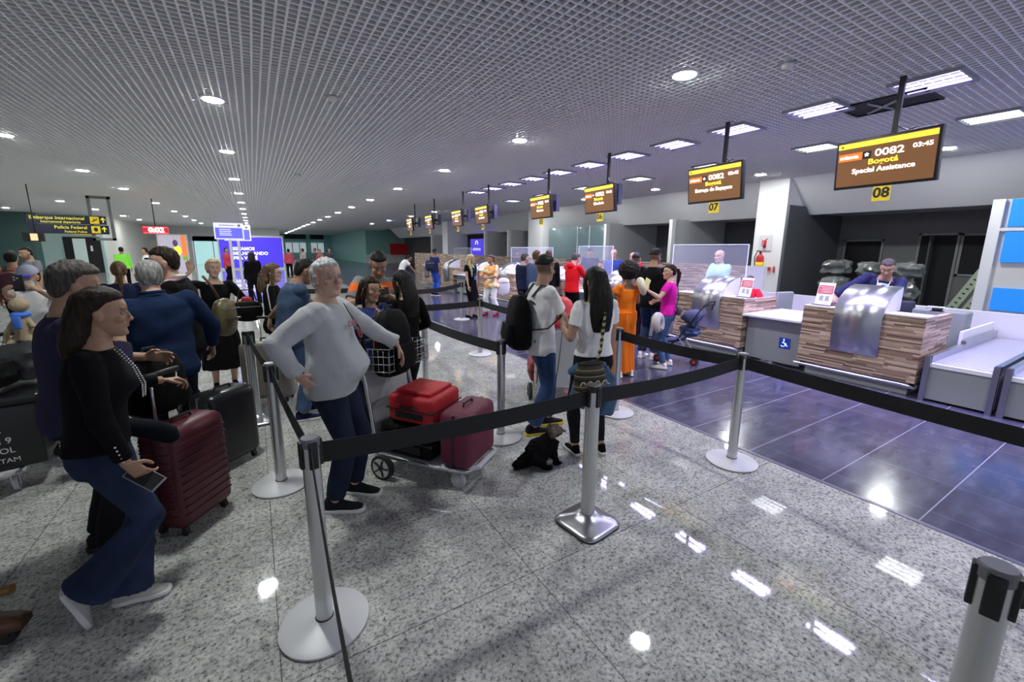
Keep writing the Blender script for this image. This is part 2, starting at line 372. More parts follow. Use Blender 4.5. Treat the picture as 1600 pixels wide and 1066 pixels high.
# ================================================================ CEILING FITTINGS
def ordinal(i): return ('first second third fourth fifth sixth seventh eighth ninth tenth eleventh twelfth thirteenth fourteenth fifteenth sixteenth seventeenth eighteenth'.split())[i]
def make_lamp():
    t = thing('ceiling_downlight', '', 'ceiling light')
    MB().lathe([(.10, 0), (.135, -.004), (.15, .004), (.15, .02), (.12, .05), (.10, .05)], n=20).build('trim_ring', 'white', t, True)
    MB().lathe([(.118, -.004), (.115, -.008), (.09, -.011)], n=20).build('lens', 'lamp', t)
    return t
L0 = make_lamp(); first = [True]
rows = ((-.28, 'above the left queue', [3.6, 7.16, 10.75, 14.9, 18.75, 22.6, 26.4, 30.2, 34, 37.9, 41.7, 45.5, 49.5, 53.5]),
        (4.25, 'above the tile edge', [-.4, 3.35, 6.75, 10.25, 14.2, 18.1, 21.9, 25.8, 29.6, 33.4, 37.2, 41, 44.8, 49, 53, 58, 63, 69]),
        (-3.6, 'left of the queue', [11.4, 15.5, 19.6, 25.2, 30.5, 35.2, 40, 45]),
        (-7.1, 'above the left walkway', [ 15.7, 20.8, 26.7, 31.6, 37.4, 42]),
        (-11.0, 'at the far left of the hall', [14, 19.4, 25, 33.4]),
        (8.5, 'over the farther desks', [22.0, 25.9, 30.9, 36]),
        (11.2, 'beside the white fascia', [-.5, 2.9, 6.3, 9.6, 13, 16.5]))
for X, where, ys in rows:
    for i, y in enumerate(ys):
        o = L0 if first[0] else copy_tree(L0); first[0] = False
        o.location = (X, y, CEIL - .006)
        tag(o, 'round white downlight %s, %s from the camera end' % (where, ordinal(i)), 'ceiling light', 'round ceiling downlights')
def make_fluo(tm):
    t = thing('fluorescent_fixture', '', 'ceiling light')
    MB().box(-.29, .29, -.28, .28, .045, .05).build('reflector', 'dkmetal', t)
    for k in range(4):
        x = -.21 + .14 * k
        MB().tube([(x, -.27, .016), (x, .27, .016)], .0125, n=10).build('tube', tm, t)
        ld = bpy.data.lights.new('tube_light', 'AREA'); ld.shape = 'RECTANGLE'; ld.size = .05; ld.size_y = .52; ld.spread = R(128); ld.energy = .75 * TUBE_W * (1 if tm == 'tube' else .3); ld.color = (.60, .54, 1) if tm == 'tube' else (.92, .95, 1)
        lo = bpy.data.objects.new('tube_light', ld); COL.objects.link(lo); lo.parent = t; lo.location = (x, 0, -.016)
    mb = MB()
    for a, b, c, d in ((-.31, -.29, -.31, .31), (.29, .31, -.31, .31), (-.29, .29, -.31, -.29), (-.29, .29, .29, .31)): mb.box(a, b, c, d, -.008, .03)
    mb.build('housing', 'grayp', t)
    return t
F0 = make_fluo('tube'); F1 = make_fluo('tubew'); ff = [True, True]
for X, w, k, ys in ((6.76, 'nearer row above the signs', 0, [-.3, .85, 1.98, 3.12, 4.27, 5.42, 6.55, 7.7, 8.85, 10.0, 11.15, 12.3, 13.45]), (9.15, 'farther row above the desks', 1, [-.3, 1.95, 4.15, 6.3, 8.43, 10.6, 12.8, 15])):
    for i, y in enumerate(ys):
        src = (F0, F1)[k]; o = src if ff[k] else copy_tree(src); ff[k] = False
        o.location = (X, y, CEIL - .03)
        tag(o, 'square fluorescent fitting, %s, %s from the near end' % (w, ordinal(i)), 'ceiling light', 'fluorescent fittings over the desks')
t = thing('ceiling_hatch', 'dark open hatch missing from the ceiling grid by screen 08', 'hatch', (7.25, 2.55, CEIL))
MB().box(-.3, .3, -.45, .4, -.006, .0).build('opening', 'void', t)
mb = MB(); mb.tube([(-.25, -.3, -.02), (.2, .25, -.02)], .02); mb.tube([(-.25, .1, -.02), (.25, .0, -.02)], .015); mb.build('pipes', 'grayp', t)
mb = MB(); mb.box(-.33, -.3, -.48, .43, -.02, 0); mb.box(.3, .33, -.48, .43, -.02, 0); mb.box(-.33, .33, -.48, -.45, -.02, 0); mb.box(-.33, .33, .40, .43, -.02, 0); mb.build('rim', 'black', t)
for i, (px, py, w) in enumerate(((1.05, 6.2, 'over the empty granite'), (4.9, 2.6, 'close to screen 08'), (1.2, 13, 'far down the queue'))):
    t = thing('smoke_detector', 'small pale smoke detector on the ceiling grid ' + w, 'detector', (px, py, CEIL))
    MB().lathe([(.05, 0), (.06, -.02), (.045, -.045), (.02, -.05)], n=16).build('body', 'offwhite', t, True)
    MB().box(-.07, .07, -.07, .07, -.004, 0).build('plate', 'grayp', t)

# ---------------------------------------------------------------- flight screens
def screen(yc, num, l3, lab, tim='03:45', yp=None):
    t = thing('flight_screen', lab, 'screen', (6.05, yc, 2.52), 0, 'hanging flight screens')
    tilt = Matrix.Translation((0, 0, .27)) @ Matrix.Rotation(R(-4), 4, 'Z') @ Matrix.Rotation(R(-6), 4, 'Y') @ Matrix.Translation((0, 0, -.27))
    MB().box(0, .07, -.465, .465, 0, .54, bev=.008, mx=tilt).build('bezel', 'black', t, True)
    MB().box(-.003, .0, -.44, .44, .03, .515, mx=tilt).build('display', 'scr', t)
    MB().box(-.005, -.002, -.44, .44, .45, .505, mx=tilt).build('title_bar', 'scry', t)
    MB().box(-.005, -.002, .2, .43, .315, .395, mx=tilt).build('airline_logo', 'scro', t)
    MB().box(-.005, -.002, .115, .195, .315, .395, mx=tilt).build('alliance_logo', 'black', t)
    def tx(nm, s, size, m, y, z, sx=1.15):
        return text(t, nm, s, size, m, tilt @ Vector((-.008, y, z)), tilt.to_3x3() @ Vector((0, -1, 0)), tilt.to_3x3() @ Vector((0, 0, 1)), off=.0015, sx=sx)
    tx('logo_lettering', 'avianca', .055, 'scrw', .325, .355); st = MB()
    for k in range(5):
        a = 2 * PI * k / 5; st.tube([tilt @ Vector((-.007, .155, .358)), tilt @ Vector((-.007, .155 + .022 * math.sin(a), .358 + .022 * math.cos(a)))], [.008, .004], n=6)
    st.build('star_mark', 'scrw', t)
    tx('flight_number', '0082', .105, 'scrw', -.05, .36, 1.25)
    tx('time_text', tim, .062, 'scrw', -.33, .375, 1.2)
    tx('city_text', 'Bogotá', .08, 'scrt', .0, .275, 1.2)
    tx('desk_text', l3, .075, 'scrw', .0, .19, 1.15 if len(l3) < 12 else 1.05)
    tx('bar_mark', '»', .05, 'inkk', .4, .478)
    MB().box(.03, .04, -.1, .06, -.16, .0, mx=None).build('number_plate', 'yellow', t)
    text(t, 'number_text', num, .15, 'inkk', (.027, -.02, -.075), (0, -1, 0), (0, 0, 1), off=.004)
    MB().box(.34, .44, -.20, .14, .18, .58).build('mounting_box', mat('box_violet_grey', (.06, .055, .10), .4) if 'box_violet_grey' not in bpy.data.materials else bpy.data.materials['box_violet_grey'], t); MB().box(.26, .35, -.02, .06, .34, .40).build('box_bracket', 'black', t)
    MB().box(.24, .28, .0, .05, .2, CEIL - 2.52).build('pole', 'black', t)
    MB().box(.07, .25, -.03, .06, .3, .36).build('bracket', 'black', t)
    MB().tube([(.05, -.12, .54), (.12, -.2, .6), (.22, -.12, .58), (.25, 0, .66), (.25, .02, .8)], .008, n=6).build('cable', 'black', t)
    return t
screen(2.07, '08', 'Special Assistance', 'nearest screen, brown with Special Assistance, numbered 08')
screen(4.1, '07', 'Entrega de Bagagem', 'screen reading Entrega de Bagagem, numbered 07')
screen(6.6, '06', 'Check-in', 'screen reading Check-in, numbered 06')
screen(8.65, '05', 'Check-in', 'screen with flight 0082 numbered 05, between 06 and 04')
screen(11.75, '04', 'Internacional', 'screen numbered 04, fifth from the camera')
screen(13.6, '03', 'Executiva', 'screen numbered 03, sixth from the camera')
screen(16.3, '02', 'Check-in', 'screen numbered 02, second from the far end')
screen(18.7, '01', 'Check-in', 'screen numbered 01, smallest and farthest along the desks')

# ---------------------------------------------------------------- check-in counters
def counter(yc, lab, sgn=1):
    t = thing('check_in_counter', lab, 'counter', (6.9, yc, 0), 0, 'strip-wood check-in counters')
    w = .67
    MB().box(0, .12, -w, w, .18, 1.0).build('front_panel', 'wood', t)
    MB().box(.12, 1.0, -w, -w + .05, .18, 1.0).build('side_panel', 'wood', t)
    MB().box(.12, 1.0, w - .05, w, .18, 1.0).build('side_panel', 'wood', t)
    MB().box(-.006, .35, -w - .006, w + .006, 1.0, 1.02).build('counter_top', 'ltop', t)
    MB().box(.35, .95, -w + .05, w - .05, .70, .73).build('desk_board', 'white', t)
    MB().box(.1, .9, -w + .08, w - .08, 0, .18).build('plinth', 'grayp', t)
    # curved stainless hood
    prof = [(-.012, .43), (-.03, .6), (-.055, .8), (-.05, .95), (-.02, 1.07), (.06, 1.17), (.18, 1.25), (.34, 1.31), (.5, 1.34)]
    h0, h1 = -.27, .27
    mb = MB(); c = 0
    for i in range(len(prof) - 1):
        pass
    A = [[Vector((x, y, z)) for x, z in prof] + [Vector((x + .012, y, z - .006)) for x, z in reversed(prof)] for y in (h0 - sgn * .0, h1)]
    mb.loft(A); hd = mb.build('steel_hood', 'steel', t)
    for s in (h0, h1 - .008):
        mb = MB(); P = [(x + .006, z - .006) for x, z in prof[3:]] + [(.5, 1.02), (.0, 1.02)]
        mb.loft([[Vector((x, s, z)) for x, z in P], [Vector((x, s + .008, z)) for x, z in P]]); q = mb.build('hood_side', 'white', t)
    MB().tube([(-.13, w * .97, .17), (-.13, -w * .85, .17), (-.12, -w * .97, .165), (-.08, -w * 1.02, .14), (0, -w * 1.02, .13), (.12, -w * .98, .13)], .018, n=10).build('foot_rail', 'chrome', t, True)
    return t
cs = [(2.35, 'nearest strip-wood counter with curved steel hood, under screen 08'), (4.58, 'strip-wood counter with steel hood beside the white wheelchair desk, under screen 07'),
      (6.95, 'strip-wood counter behind the woman in magenta, third along'), (9.1, 'strip-wood counter fourth along, behind the afro-haired woman'),
      (11.9, 'strip-wood counter fifth along, where the red hoodie stands'), (13.9, 'strip-wood counter behind the woman in the orange blouse'),
      (16.6, 'strip-wood counter behind the blonde airline woman'), (19.0, 'farthest strip-wood counter, behind the backpacker in jeans')]
for y, l in cs: counter(y, l)
def desk(y0, y1, lab, sign=False):
    t = thing('low_desk', lab, 'desk', (6.9, y0, 0), 0, 'low white desks between counters')
    MB().box(-.04, 1.2, 0, y1 - y0, .74, .77).build('desk_top', 'white', t)
    MB().box(.14, .18, .01, y1 - y0 - .01, .04, .74).build('front_panel', 'grayp', t)
    MB().box(1.1, 1.2, 0, y1 - y0, 0, .74).build('back_panel', 'white', t)
    if sign:
        q = MB().box(.132, .14, .17, .33, .28, .45).build('accessibility_sign', 'bluesq', t)
        mb = MB(); X = .13
        mb.ball((X, .262, .425), (.002, .012, .012)); mb.tube([(X, .26, .41), (X, .262, .37), (X, .23, .368), (X, .215, .325), (X, .2, .33)], .006, n=6)
        mb.tube([(X, .27 + .032 * math.cos(a), .345 + .032 * math.sin(a)) for a in [R(q_) for q_ in range(60, 331, 30)]], .005, n=6)
        mb.build('wheelchair_symbol', 'billw', q)
    return t
desk(3.03, 3.9, 'low white wheelchair-height desk with blue accessibility sign', True)
desk(7.63, 8.42, 'low white desk hidden behind the queue, between third and fourth counters')
desk(14.6, 15.9, 'low white desk between the blonde and the orange blouse women')

def conveyor(y0, y1, lab):
    t = thing('baggage_conveyor', lab, 'conveyor', (6.9, y0, 0), 0, 'baggage conveyors beside the counters')
    w = y1 - y0
    MB().box(.06, 3.05, .05, w - .05, .44, .48).build('belt', 'slats', t)
    MB().box(0, .06, .05, w - .05, .43, .475).build('end_plate', 'white', t)
    MB().box(.02, .06, .05, w - .05, .03, .43).build('front_panel', 'grayp', t)
    for a in (0, w - .05):
        MB().box(.0, 1.35, a, a + .05, .46, .56).build('side_rail', 'steel', t)
        MB().box(1.36, 3.0, a, a + .05, .48, .6).build('side_rail', 'steel', t)
        MB().box(-.02, .04, a, a + .05, 0, .56).build('corner_post', 'steel', t)
    MB().box(.06, 3.05, .0, .04, .05, .46).build('side_skirt', 'grayp', t); MB().box(.06, 3.05, w - .04, w, .05, .46).build('side_skirt', 'grayp', t)
    return t
conveyor(1.01, 1.62, 'baggage conveyor beside the nearest counter, right of it')
conveyor(.36, .97, 'baggage conveyor at the right edge of the picture')
conveyor(5.6, 6.12, 'baggage conveyor behind the woman in magenta')
conveyor(10.0, 10.7, 'baggage conveyor beyond the fourth counter')
o = box('steel_divider', 'white', 8.3, 9.9, 1.625, 1.66, .0, .72); tag(o, 'white side board running back beside the near conveyor', 'panel')

def glass(y0, y1, z1, lab, x=7.7):
    t = thing('glass_screen', lab, 'glass screen', (x, (y0 + y1) / 2, 0), 0, 'clear glass screens on the counters')
    h = (y1 - y0) / 2
    MB().box(0, .01, -h, h, .74, z1).build('pane', 'glass', t)
    mb = MB(); mb.box(-.002, .012, -h, h, z1, z1 + .012); mb.box(-.002, .012, -h - .012, -h, .74, z1 + .012); mb.box(-.002, .012, h, h + .012, .74, z1 + .012)
    mb.build('edge', 'gedge', t)
    return t
glass(4.4, 6.0, 1.9, 'glass screen on the counter under screen 07')
glass(7.8, 9.1, 1.87, 'glass screen between the suited bald man and the queue')
glass(10.3, 12.7, 1.83, 'glass screen behind the red hoodie')
glass(15.9, 17.6, 1.8, 'glass screen in front of the purple wall panel')

def desk_notice(y, lab):
    t = thing('counter_notice', lab, 'notice', (7.06, y, 1.022), R(-8), 'notices standing on the counters')
    mx = Matrix.Rotation(R(12), 4, 'Y')
    MB().box(-.06, .12, -.115, .115, 0, .008).build('foot', 'black', t)
    MB().box(0, .006, -.11, .11, .0, .33, mx=mx).build('sheet', 'label', t)
    MB().box(-.003, -.001, -.1, .1, .17, .29, mx=mx).build('red_block', 'ink', t)
    mb = MB()
    for k in range(5): mb.box(-.005, -.003, -.09, .085 - .03 * (k % 2), .185 + k * .02, .19 + k * .02, mx=mx)
    mb.build('text_lines', 'label', t)
    mb = MB(); [mb.box(-.004, -.002, y0, y0 + .05, .07, .14, mx=mx) for y0 in (-.07, .01)]; mb.build('diagram', 'grayp', t)
desk_notice(2.86, 'red and white notice stand on the nearest counter')
desk_notice(4.02, 'red and white notice stand on the counter under screen 07')

# ---------------------------------------------------------------- things near the near column
t = thing('fire_extinguisher', 'red fire extinguisher with yellow label hung on the near column', 'fire extinguisher', (12.22, 6.62, 1.22))
MB().lathe([(.02, 0), (.09, .01), (.095, .05), (.095, .38), (.07, .44), (.03, .47), (.03, .5)], n=18).build('cylinder', 'redp', t, True)
MB().lathe([(.097, .1), (.098, .1), (.098, .26), (.097, .26)], n=18).build('label_band', 'yellow', t)
mb = MB(); mb.box(-.02, .02, -.02, .02, .5, .54); mb.tube([(0, 0, .55), (0, .12, .57)], .012); mb.build('valve', 'black', t)
MB().tube([(0, .1, .53), (0, .16, .4), (0, .13, .15)], .012).build('hose', 'black', t)
t = thing('extinguisher_sign', 'white sign with red extinguisher symbol above the extinguisher', 'sign', (12.28, 6.56, 1.8))
MB().box(-.01, 0, -.17, .17, 0, .42).build('plate', 'label', t)
mb = MB(); mb.tube([(-.014, 0, .08), (-.014, 0, .28)], .04, n=10, flat=(1, 1)); mb.tube([(-.014, 0, .28), (-.014, -.06, .33)], .012); mb.tube([(-.014, .07, .3), (-.014, .08, .12)], .01); mb.build('symbol', 'redp', t)
t = thing('call_point', 'two small red devices on the column beside the extinguisher', 'device', (12.27, 6.3, 1.25))
MB().box(-.02, 0, .03, .1, 0, .1).build('button_box', 'redp', t); MB().box(-.02, 0, -.08, -.04, -.05, .12).build('lever', 'redp', t)

# grey wrapped bags piled behind desk 08
M['wrap'] = mat('plastic_wrapped_luggage', (.13, .14, .135), .25, spec=.8, bump=(9, 1.0))
def lump(name, c, r, m, label, cat, group=None, seed=0, nz=.22, parent=None):
    mb = MB(); mb.ball((0, 0, 0), 1, 28, 18)
    for v in mb.bm.verts:
        d = v.co.normalized(); q = 1 / max(abs(d.x), abs(d.y), abs(d.z)); k = .55 + .45 * q / 1.3
        v.co = d * k * (1 + nz * noise.noise(d * 2.2 + Vector((seed, 0, 0))))
        v.co = Vector((v.co.x * r[0], v.co.y * r[1], v.co.z * r[2]))
    o = mb.build(name, m, parent, True, loc=c)
    if label: tag(o, label, cat, group)
    return o
for i, (c, r, l) in enumerate((((12.2, 4.85, .34), (.33, .34, .34), 'grey plastic-wrapped bag at the left foot of the pile'), ((12.2, 4.1, .33), (.33, .34, .33), 'grey wrapped bag at the middle foot of the pile'),
                              ((12.1, 3.38, .34), (.33, .32, .34), 'grey wrapped bag at the right foot of the pile'), ((12.2, 4.75, .96), (.3, .34, .27), 'grey wrapped bag in the second layer at left'),
                              ((12.2, 4.05, .92), (.3, .31, .25), 'grey wrapped bag in the second layer behind the agent'), ((12.1, 3.42, .94), (.3, .27, .25), 'pale grey wrapped bag right of the agent'),
                              ((12.3, 4.78, 1.42), (.28, .32, .19), 'pale grey wrapped bag on top of the pile at left'), ((12.2, 3.42, 1.40), (.28, .28, .20), 'dark grey wrapped bag topmost right of the agent'),
                              ((12.35, 4.15, 1.38), (.26, .24, .2), 'dark wrapped bag behind the agent head'))):
    lump('wrapped_bag', c, r, 'wrap', l, 'bag', 'wrapped bags piled in the alcove', seed=i * 3.7, nz=.36)
# pale green perforated racks leaning in the alcove
M['palegreen'] = mat('pale_green_plastic', (.38, .46, .34), .5)
for i, dy in enumerate((.08, -.16)):
    t = thing('perforated_rack', ('left' if i == 0 else 'right') + ' pale green perforated plastic rack leaning by the blue panels', 'rack', (13.0, 2.98 + dy, 0), 0, 'pale green racks leaning in the alcove')
    mx = Matrix.Rotation(R(22), 4, 'X')
    mx = mx @ Matrix.Rotation(R(6), 4, 'Y')
    MB().box(0, .05, -.08, .08, 0, 1.55, mx=mx).build('board', 'palegreen', t)
    mb = MB()
    for k in range(13): mb.box(-.004, 0, -.025, .025, .1 + k * .11, .13 + k * .11, mx=mx)
    mb.build('holes', 'inkk', t)
t = thing('equipment_case', 'grey-green case with handle standing behind the nearest counter', 'case', (8.75, 1.98, 0))
MB().box(-.15, .15, -.3, .3, .05, .95, bev=.03).build('shell', mat('grey_green_case', (.22, .25, .23), .5), t, True)
MB().tube([(0, .2, .95), (0, .16, .985), (0, -.02, .985), (0, -.06, .95)], .01).build('handle', 'white', t)
MB().box(-.157, -.15, -.12, -.04, .74, .8).build('vent', 'inkk', t)
mb = MB(); [mb.ball((0, s, .03), (.03, .02, .03)) for s in (-.25, .25)]; mb.build('feet', 'black', t)
def office_chair(x, y, lab, m, rz=0):
    t = thing('office_chair', lab, 'chair', (x, y, 0), rz, 'chairs behind the desks')
    MB().box(-.05, .03, -.2, .2, .6, 1.02, bev=.03).build('backrest', m, t, True)
    MB().box(-.45, -.0, -.22, .22, .44, .52, bev=.03).build('seat', m, t, True)
    MB().tube([(-.2, 0, .44), (-.2, 0, .08)], .025).build('column', 'chrome', t)
    mb = MB()
    for k in range(5): a = 2 * PI * k / 5; mb.tube([(-.2, 0, .09), (-.2 + .27 * math.cos(a), .27 * math.sin(a), .03)], .02)
    mb.build('star_base', 'black', t)
office_chair(9.0, 2.55, 'dark blue chair back showing beside the nearest steel hood', mat('chair_navy', (.02, .025, .05), .6))
office_chair(8.75, 4.2, 'grey chair beside the woman in red behind the desk', 'grayp', R(75))
# ================================================================ QUEUE BARRIERS
def post_round(loc, lab, m='postpaint', rb=.2, grp='round-based barrier posts'):
    t = thing('barrier_post', lab, 'barrier post', (*loc, 0), 0, grp)
    MB().lathe([(rb, 0), (rb, .004), (rb - .002, .004)], n=48).build('base_ring', 'rubber', t)
    MB().lathe([(rb + .002, .004), (rb + .003, .014), (rb - .02, .022), (.06, .036), (.045, .04)], n=48).build('base', 'basepaint', t, True)
    MB().lathe([(.0385, .036), (.0385, .93)], n=28).build('tube', m, t, True)
    MB().lathe([(.042, .034), (.042, .044), (.0385, .044)], n=28).build('collar', 'black', t)
    MB().lathe([(.0385, .925), (.041, .93), (.041, .962), (.036, .968), (.02, .968)], n=28).build('cap', mat('cap_grey', (.16, .16, .18), .35) if 'cap_grey' not in bpy.data.materials else bpy.data.materials['cap_grey'], t, True)
    for k in range(4):
        a = PI / 2 * k + R(10); mx = Matrix.Rotation(a, 4, 'Z')
        MB().box(.030, .048, -.019, .019, .83, .955, bev=.004, mx=mx).build('belt_clip', 'black', t, True)
    return t
posts = [((.14, 1.95), 'nearest round-based barrier post, in the left foreground'), ((.03, 3.43), 'round-based barrier post second behind the left foreground one'),
         ((3.39, 1.88), 'white-based barrier post in front of the dark tiles'), ((1.9, 3.3), 'grey barrier post just behind the purple suitcase'),
         ((1.74, 4.95), 'barrier post behind the black backpack on the trolley'), ((3.32, 3.2), 'barrier post hidden behind the woman with long black hair'),
         ((3.2, 6.28), 'barrier post between the blonde airline woman and the backpack youth'), ((4.42, 9.7), 'barrier post standing beside the blonde airline woman'),
         ((2.6, 8.6), 'barrier post far behind the orange jersey man'), ((2.1, 9.6), 'barrier post farthest, seen past the white-haired man')]
for p, l in posts: post_round(p, l, 'postpaint')
post_round((1.655, .165), 'large barrier post cut off at the bottom right corner', 'postpaint')
# one on a squared domed base
def post_square(loc, lab, rz):
    t = thing('barrier_post', lab, 'barrier post', (*loc, 0), rz)
    def sq(h, z, n=40, e=5): 
        return [Vector((h * math.copysign(abs(math.cos(a)) ** (2 / e), math.cos(a)), h * math.copysign(abs(math.sin(a)) ** (2 / e), math.sin(a)), z)) for a in [2 * PI * k / n for k in range(n)]]
    MB().loft([sq(.172, 0), sq(.174, .012)]).build('base_ring', 'rubber', t)
    MB().loft([sq(.172, .012), sq(.168, .022), sq(.15, .034, e=4.5), sq(.10, .05, e=3.5), sq(.07, .068, e=2.6), sq(.055, .085, e=2)]).build('base', 'steel', t, True)
    mb = MB(); n = 48
    prof = [.046 - (.004 if (k % 12) in (0, 1) else 0) for k in range(n)]
    mb.loft([[Vector((prof[k] * math.cos(2 * PI * k / n), prof[k] * math.sin(2 * PI * k / n), z)) for k in range(n)] for z in (.07, .93)]); mb.build('tube', 'postpaint', t, True)
    MB().lathe([(.047, .925), (.05, .93), (.05, .965), (.03, .968)], n=28).build('cap', 'black', t, True)
    for k in range(4):
        MB().box(.036, .056, -.02, .02, .83, .955, bev=.004, mx=Matrix.Rotation(PI / 2 * k, 4, 'Z')).build('belt_clip', 'black', t, True)
    return t
post_square((1.75, 1.88), 'barrier post with square domed steel base in the centre foreground', R(8))
post_square((-.12, 4.9), 'barrier post with square plate base beside the taupe suitcase', R(0))

def belt(a, b, lab, sag=.02, h=.1, z=.885, za=None, zb=None, r=.05, side=0):
    a = Vector((*a, 0)); b = Vector((*b, 0)); d = (b - a).normalized(); nrm = Vector((-d.y, d.x, 0)) * .0015
    n = 16; L = (b - a).length; rings = []
    for i in range(n + 1):
        t = i / n; p = a + d * (r + (L - 2 * r) * t)
        zz = (za if za else z) * (1 - t) + (zb if zb else z) * t - sag * 4 * t * (1 - t)
        rings.append([Vector((p.x, p.y, zz - h / 2)) + nrm, Vector((p.x, p.y, zz - h / 2)) - nrm, Vector((p.x, p.y, zz + h / 2)) - nrm, Vector((p.x, p.y, zz + h / 2)) + nrm])
    o = MB().loft(rings).build('barrier_belt', 'belt')
    for f in o.data.polygons: f.use_smooth = False
    return tag(o, lab, 'barrier belt', 'black retractable belts')
B = dict(A=(.14, 1.95), B=(.03, 3.43), C=(1.75, 1.88), D=(3.39, 1.88), G=(1.9, 3.3), h=(1.74, 4.95), e=(3.32, 3.2), c=(3.2, 6.28), d=(4.42, 9.7), F=(-.12, 4.9), k=(2.6, 8.6), m=(2.1, 9.6), E=(1.655, .165))
belt(B['A'], B['C'], 'wide black belt across the trolley, from left foreground post to the centre post')
belt(B['C'], B['D'], 'black belt from the centre post to the white-based post at the tiles', .025)
belt(B['A'], B['B'], 'black belt from the left foreground post to the post behind it')
belt(B['B'], B['F'], 'black belt passing the taupe suitcase')
belt(B['D'], B['e'], 'black belt in front of the magenta shirt woman')
belt(B['D'], (3.27, -1.6), 'black belt running from the white-based post to the right edge', .03)
belt(B['G'], B['h'], 'black belt behind the red case, running back from the grey post')
belt(B['h'], (1.7, 6.3), 'black belt ending behind the woman with long hair at the trolley')
belt((1.7, 6.3), B['c'], 'black belt in front of the blonde airline woman, from the left')
belt(B['c'], (3.25, 4.7), 'black belt in front of the orange blouse woman')
belt(B['k'], B['d'], 'black belt in front of the far backpacker', .05)
belt(B['m'], (.8, 9.7), 'black belt seen between white-haired man and the glasses woman')
post_round((.8, 9.7), 'barrier post hidden behind the white-haired man head')
belt(B['E'], (3.1, -.75), 'black belt leaving the corner post at the right edge')
belt(B['A'], (.09, .42), 'black belt seen edge on from the foreground post towards the camera', .1, za=.885, zb=.87)
post_round((1.7, 6.3), 'barrier post hidden behind the long-haired woman at the trolley')
# ================================================================ PEOPLE BUILDER
def remesh(mb, vox, smooth=3):
    """join the overlapping closed shapes of mb into ONE continuous surface; returns a mesh"""
    me = bpy.data.meshes.new('tmp'); bmesh.ops.recalc_face_normals(mb.bm, faces=mb.bm.faces); mb.bm.to_mesh(me); mb.bm.free()
    o = bpy.data.objects.new('tmp', me); COL.objects.link(o)
    r = o.modifiers.new('r', 'REMESH'); r.mode = 'VOXEL'; r.voxel_size = vox; r.adaptivity = 0; r.use_smooth_shade = True
    if smooth: q = o.modifiers.new('s', 'SMOOTH'); q.factor = .5; q.iterations = smooth
    for c in list(COL.objects):
        pass
    m2 = bpy.data.meshes.new_from_object(o.evaluated_get(bpy.context.evaluated_depsgraph_get()))
    bpy.data.objects.remove(o); bpy.data.meshes.remove(me)
    m2.materials.clear()
    return m2
def getco(me):
    a = np.empty(len(me.vertices) * 3, np.float32); me.vertices.foreach_get('co', a); return a.reshape(-1, 3)
def setco(me, a): me.vertices.foreach_set('co', np.ascontiguousarray(a, np.float32).ravel()); me.update()
def getno(me):
    a = np.empty(len(me.vertices) * 3, np.float32); me.vertices.foreach_get('normal', a); return a.reshape(-1, 3)
def wnoise(P, s, seed=0, aniso=(1, 1, 1)):
    """cheap smooth noise: sum of sines with random directions"""
    rg = np.random.RandomState(seed); out = np.zeros(len(P))
    Q = P * np.array(aniso) * s
    for k in range(9):
        d = rg.normal(size=3); d *= (.6 + rg.rand() * 1.2) / np.linalg.norm(d)
        out += np.sin(Q @ d * 2 * PI + rg.rand() * 6.3 + 1.3 * np.sin(Q @ rg.normal(size=3) * 2.2))
    return out / 4.5
def link(name, me, m, parent):
    me.name = name; me.materials.append(M[m] if isinstance(m, str) else m)
    me.polygons.foreach_set('use_smooth', [True] * len(me.polygons))
    o = bpy.data.objects.new(name, me); COL.objects.link(o); o.parent = parent; return o

_sk = {}
def skin_mat(col):
    k = tuple(col)
    if k in _sk: return _sk[k]
    m = mat('skin', col, .5, spec=.4, bump=(120, .12)); n, L = nodes(m)
    a = n.new('ShaderNodeVertexColor'); a.layer_name = 'tint'
    L.new(a.outputs[0], n['Principled BSDF'].inputs['Base Color'])
    n['Principled BSDF'].inputs['Subsurface Weight'].default_value = .12; n['Principled BSDF'].inputs['Subsurface Radius'].default_value = (.012, .005, .003)
    _sk[k] = m; return m
_cm = {}
def cloth(name, col, rough=.85, bump=(90, .25)):
    k = (name, tuple(col))
    if k not in _cm: _cm[k] = mat(name, col, rough, spec=.12, bump=bump, sheen=.0)
    return _cm[k]
def denim(col, dark=.6):
    k = ('denim', tuple(col))
    if k in _cm: return _cm[k]
    m = mat('denim', col, .85, spec=.2, bump=(220, .3)); n, L = nodes(m)
    tc = n.new('ShaderNodeTexCoord'); no = n.new('ShaderNodeTexNoise'); no.inputs['Scale'].default_value = 5; no.inputs['Detail'].default_value = 4
    L.new(tc.outputs['Object'], no.inputs['Vector'])
    r = ramp(n, [(.3, tuple(c * dark for c in col)), (.7, tuple(min(1, c * 1.35) for c in col))]); L.new(no.outputs[0], r.inputs[0]); L.new(r.outputs[0], n['Principled BSDF'].inputs['Base Color'])
    _cm[k] = m; return m
def bands(name, axis, stops, per=None):
    """cloth with real coloured bands across it; stops = [(pos, colour)] along axis in person space"""
    m = mat(name, (.5, .5, .5), .85, spec=.25, bump=(90, .25)); n, L = nodes(m)
    tc = n.new('ShaderNodeTexCoord'); sp = n.new('ShaderNodeSeparateXYZ'); L.new(tc.outputs['Object'], sp.inputs[0])
    v = sp.outputs[axis]
    if per: v = mth(n, L, 'FRACT', mth(n, L, 'DIVIDE', v, per))
    else: v = mth(n, L, 'DIVIDE', v, 2.0)
    r = ramp(n, [(p if per else p / 2, c) for p, c in stops], 'CONSTANT'); L.new(v, r.inputs[0]); L.new(r.outputs[0], n['Principled BSDF'].inputs['Base Color'])
    return m

SK = dict(light=(.54, .34, .255), tan=(.40, .235, .155), brown=(.30, .165, .10), dark=(.12, .065, .04), pale=(.70, .48, .40))

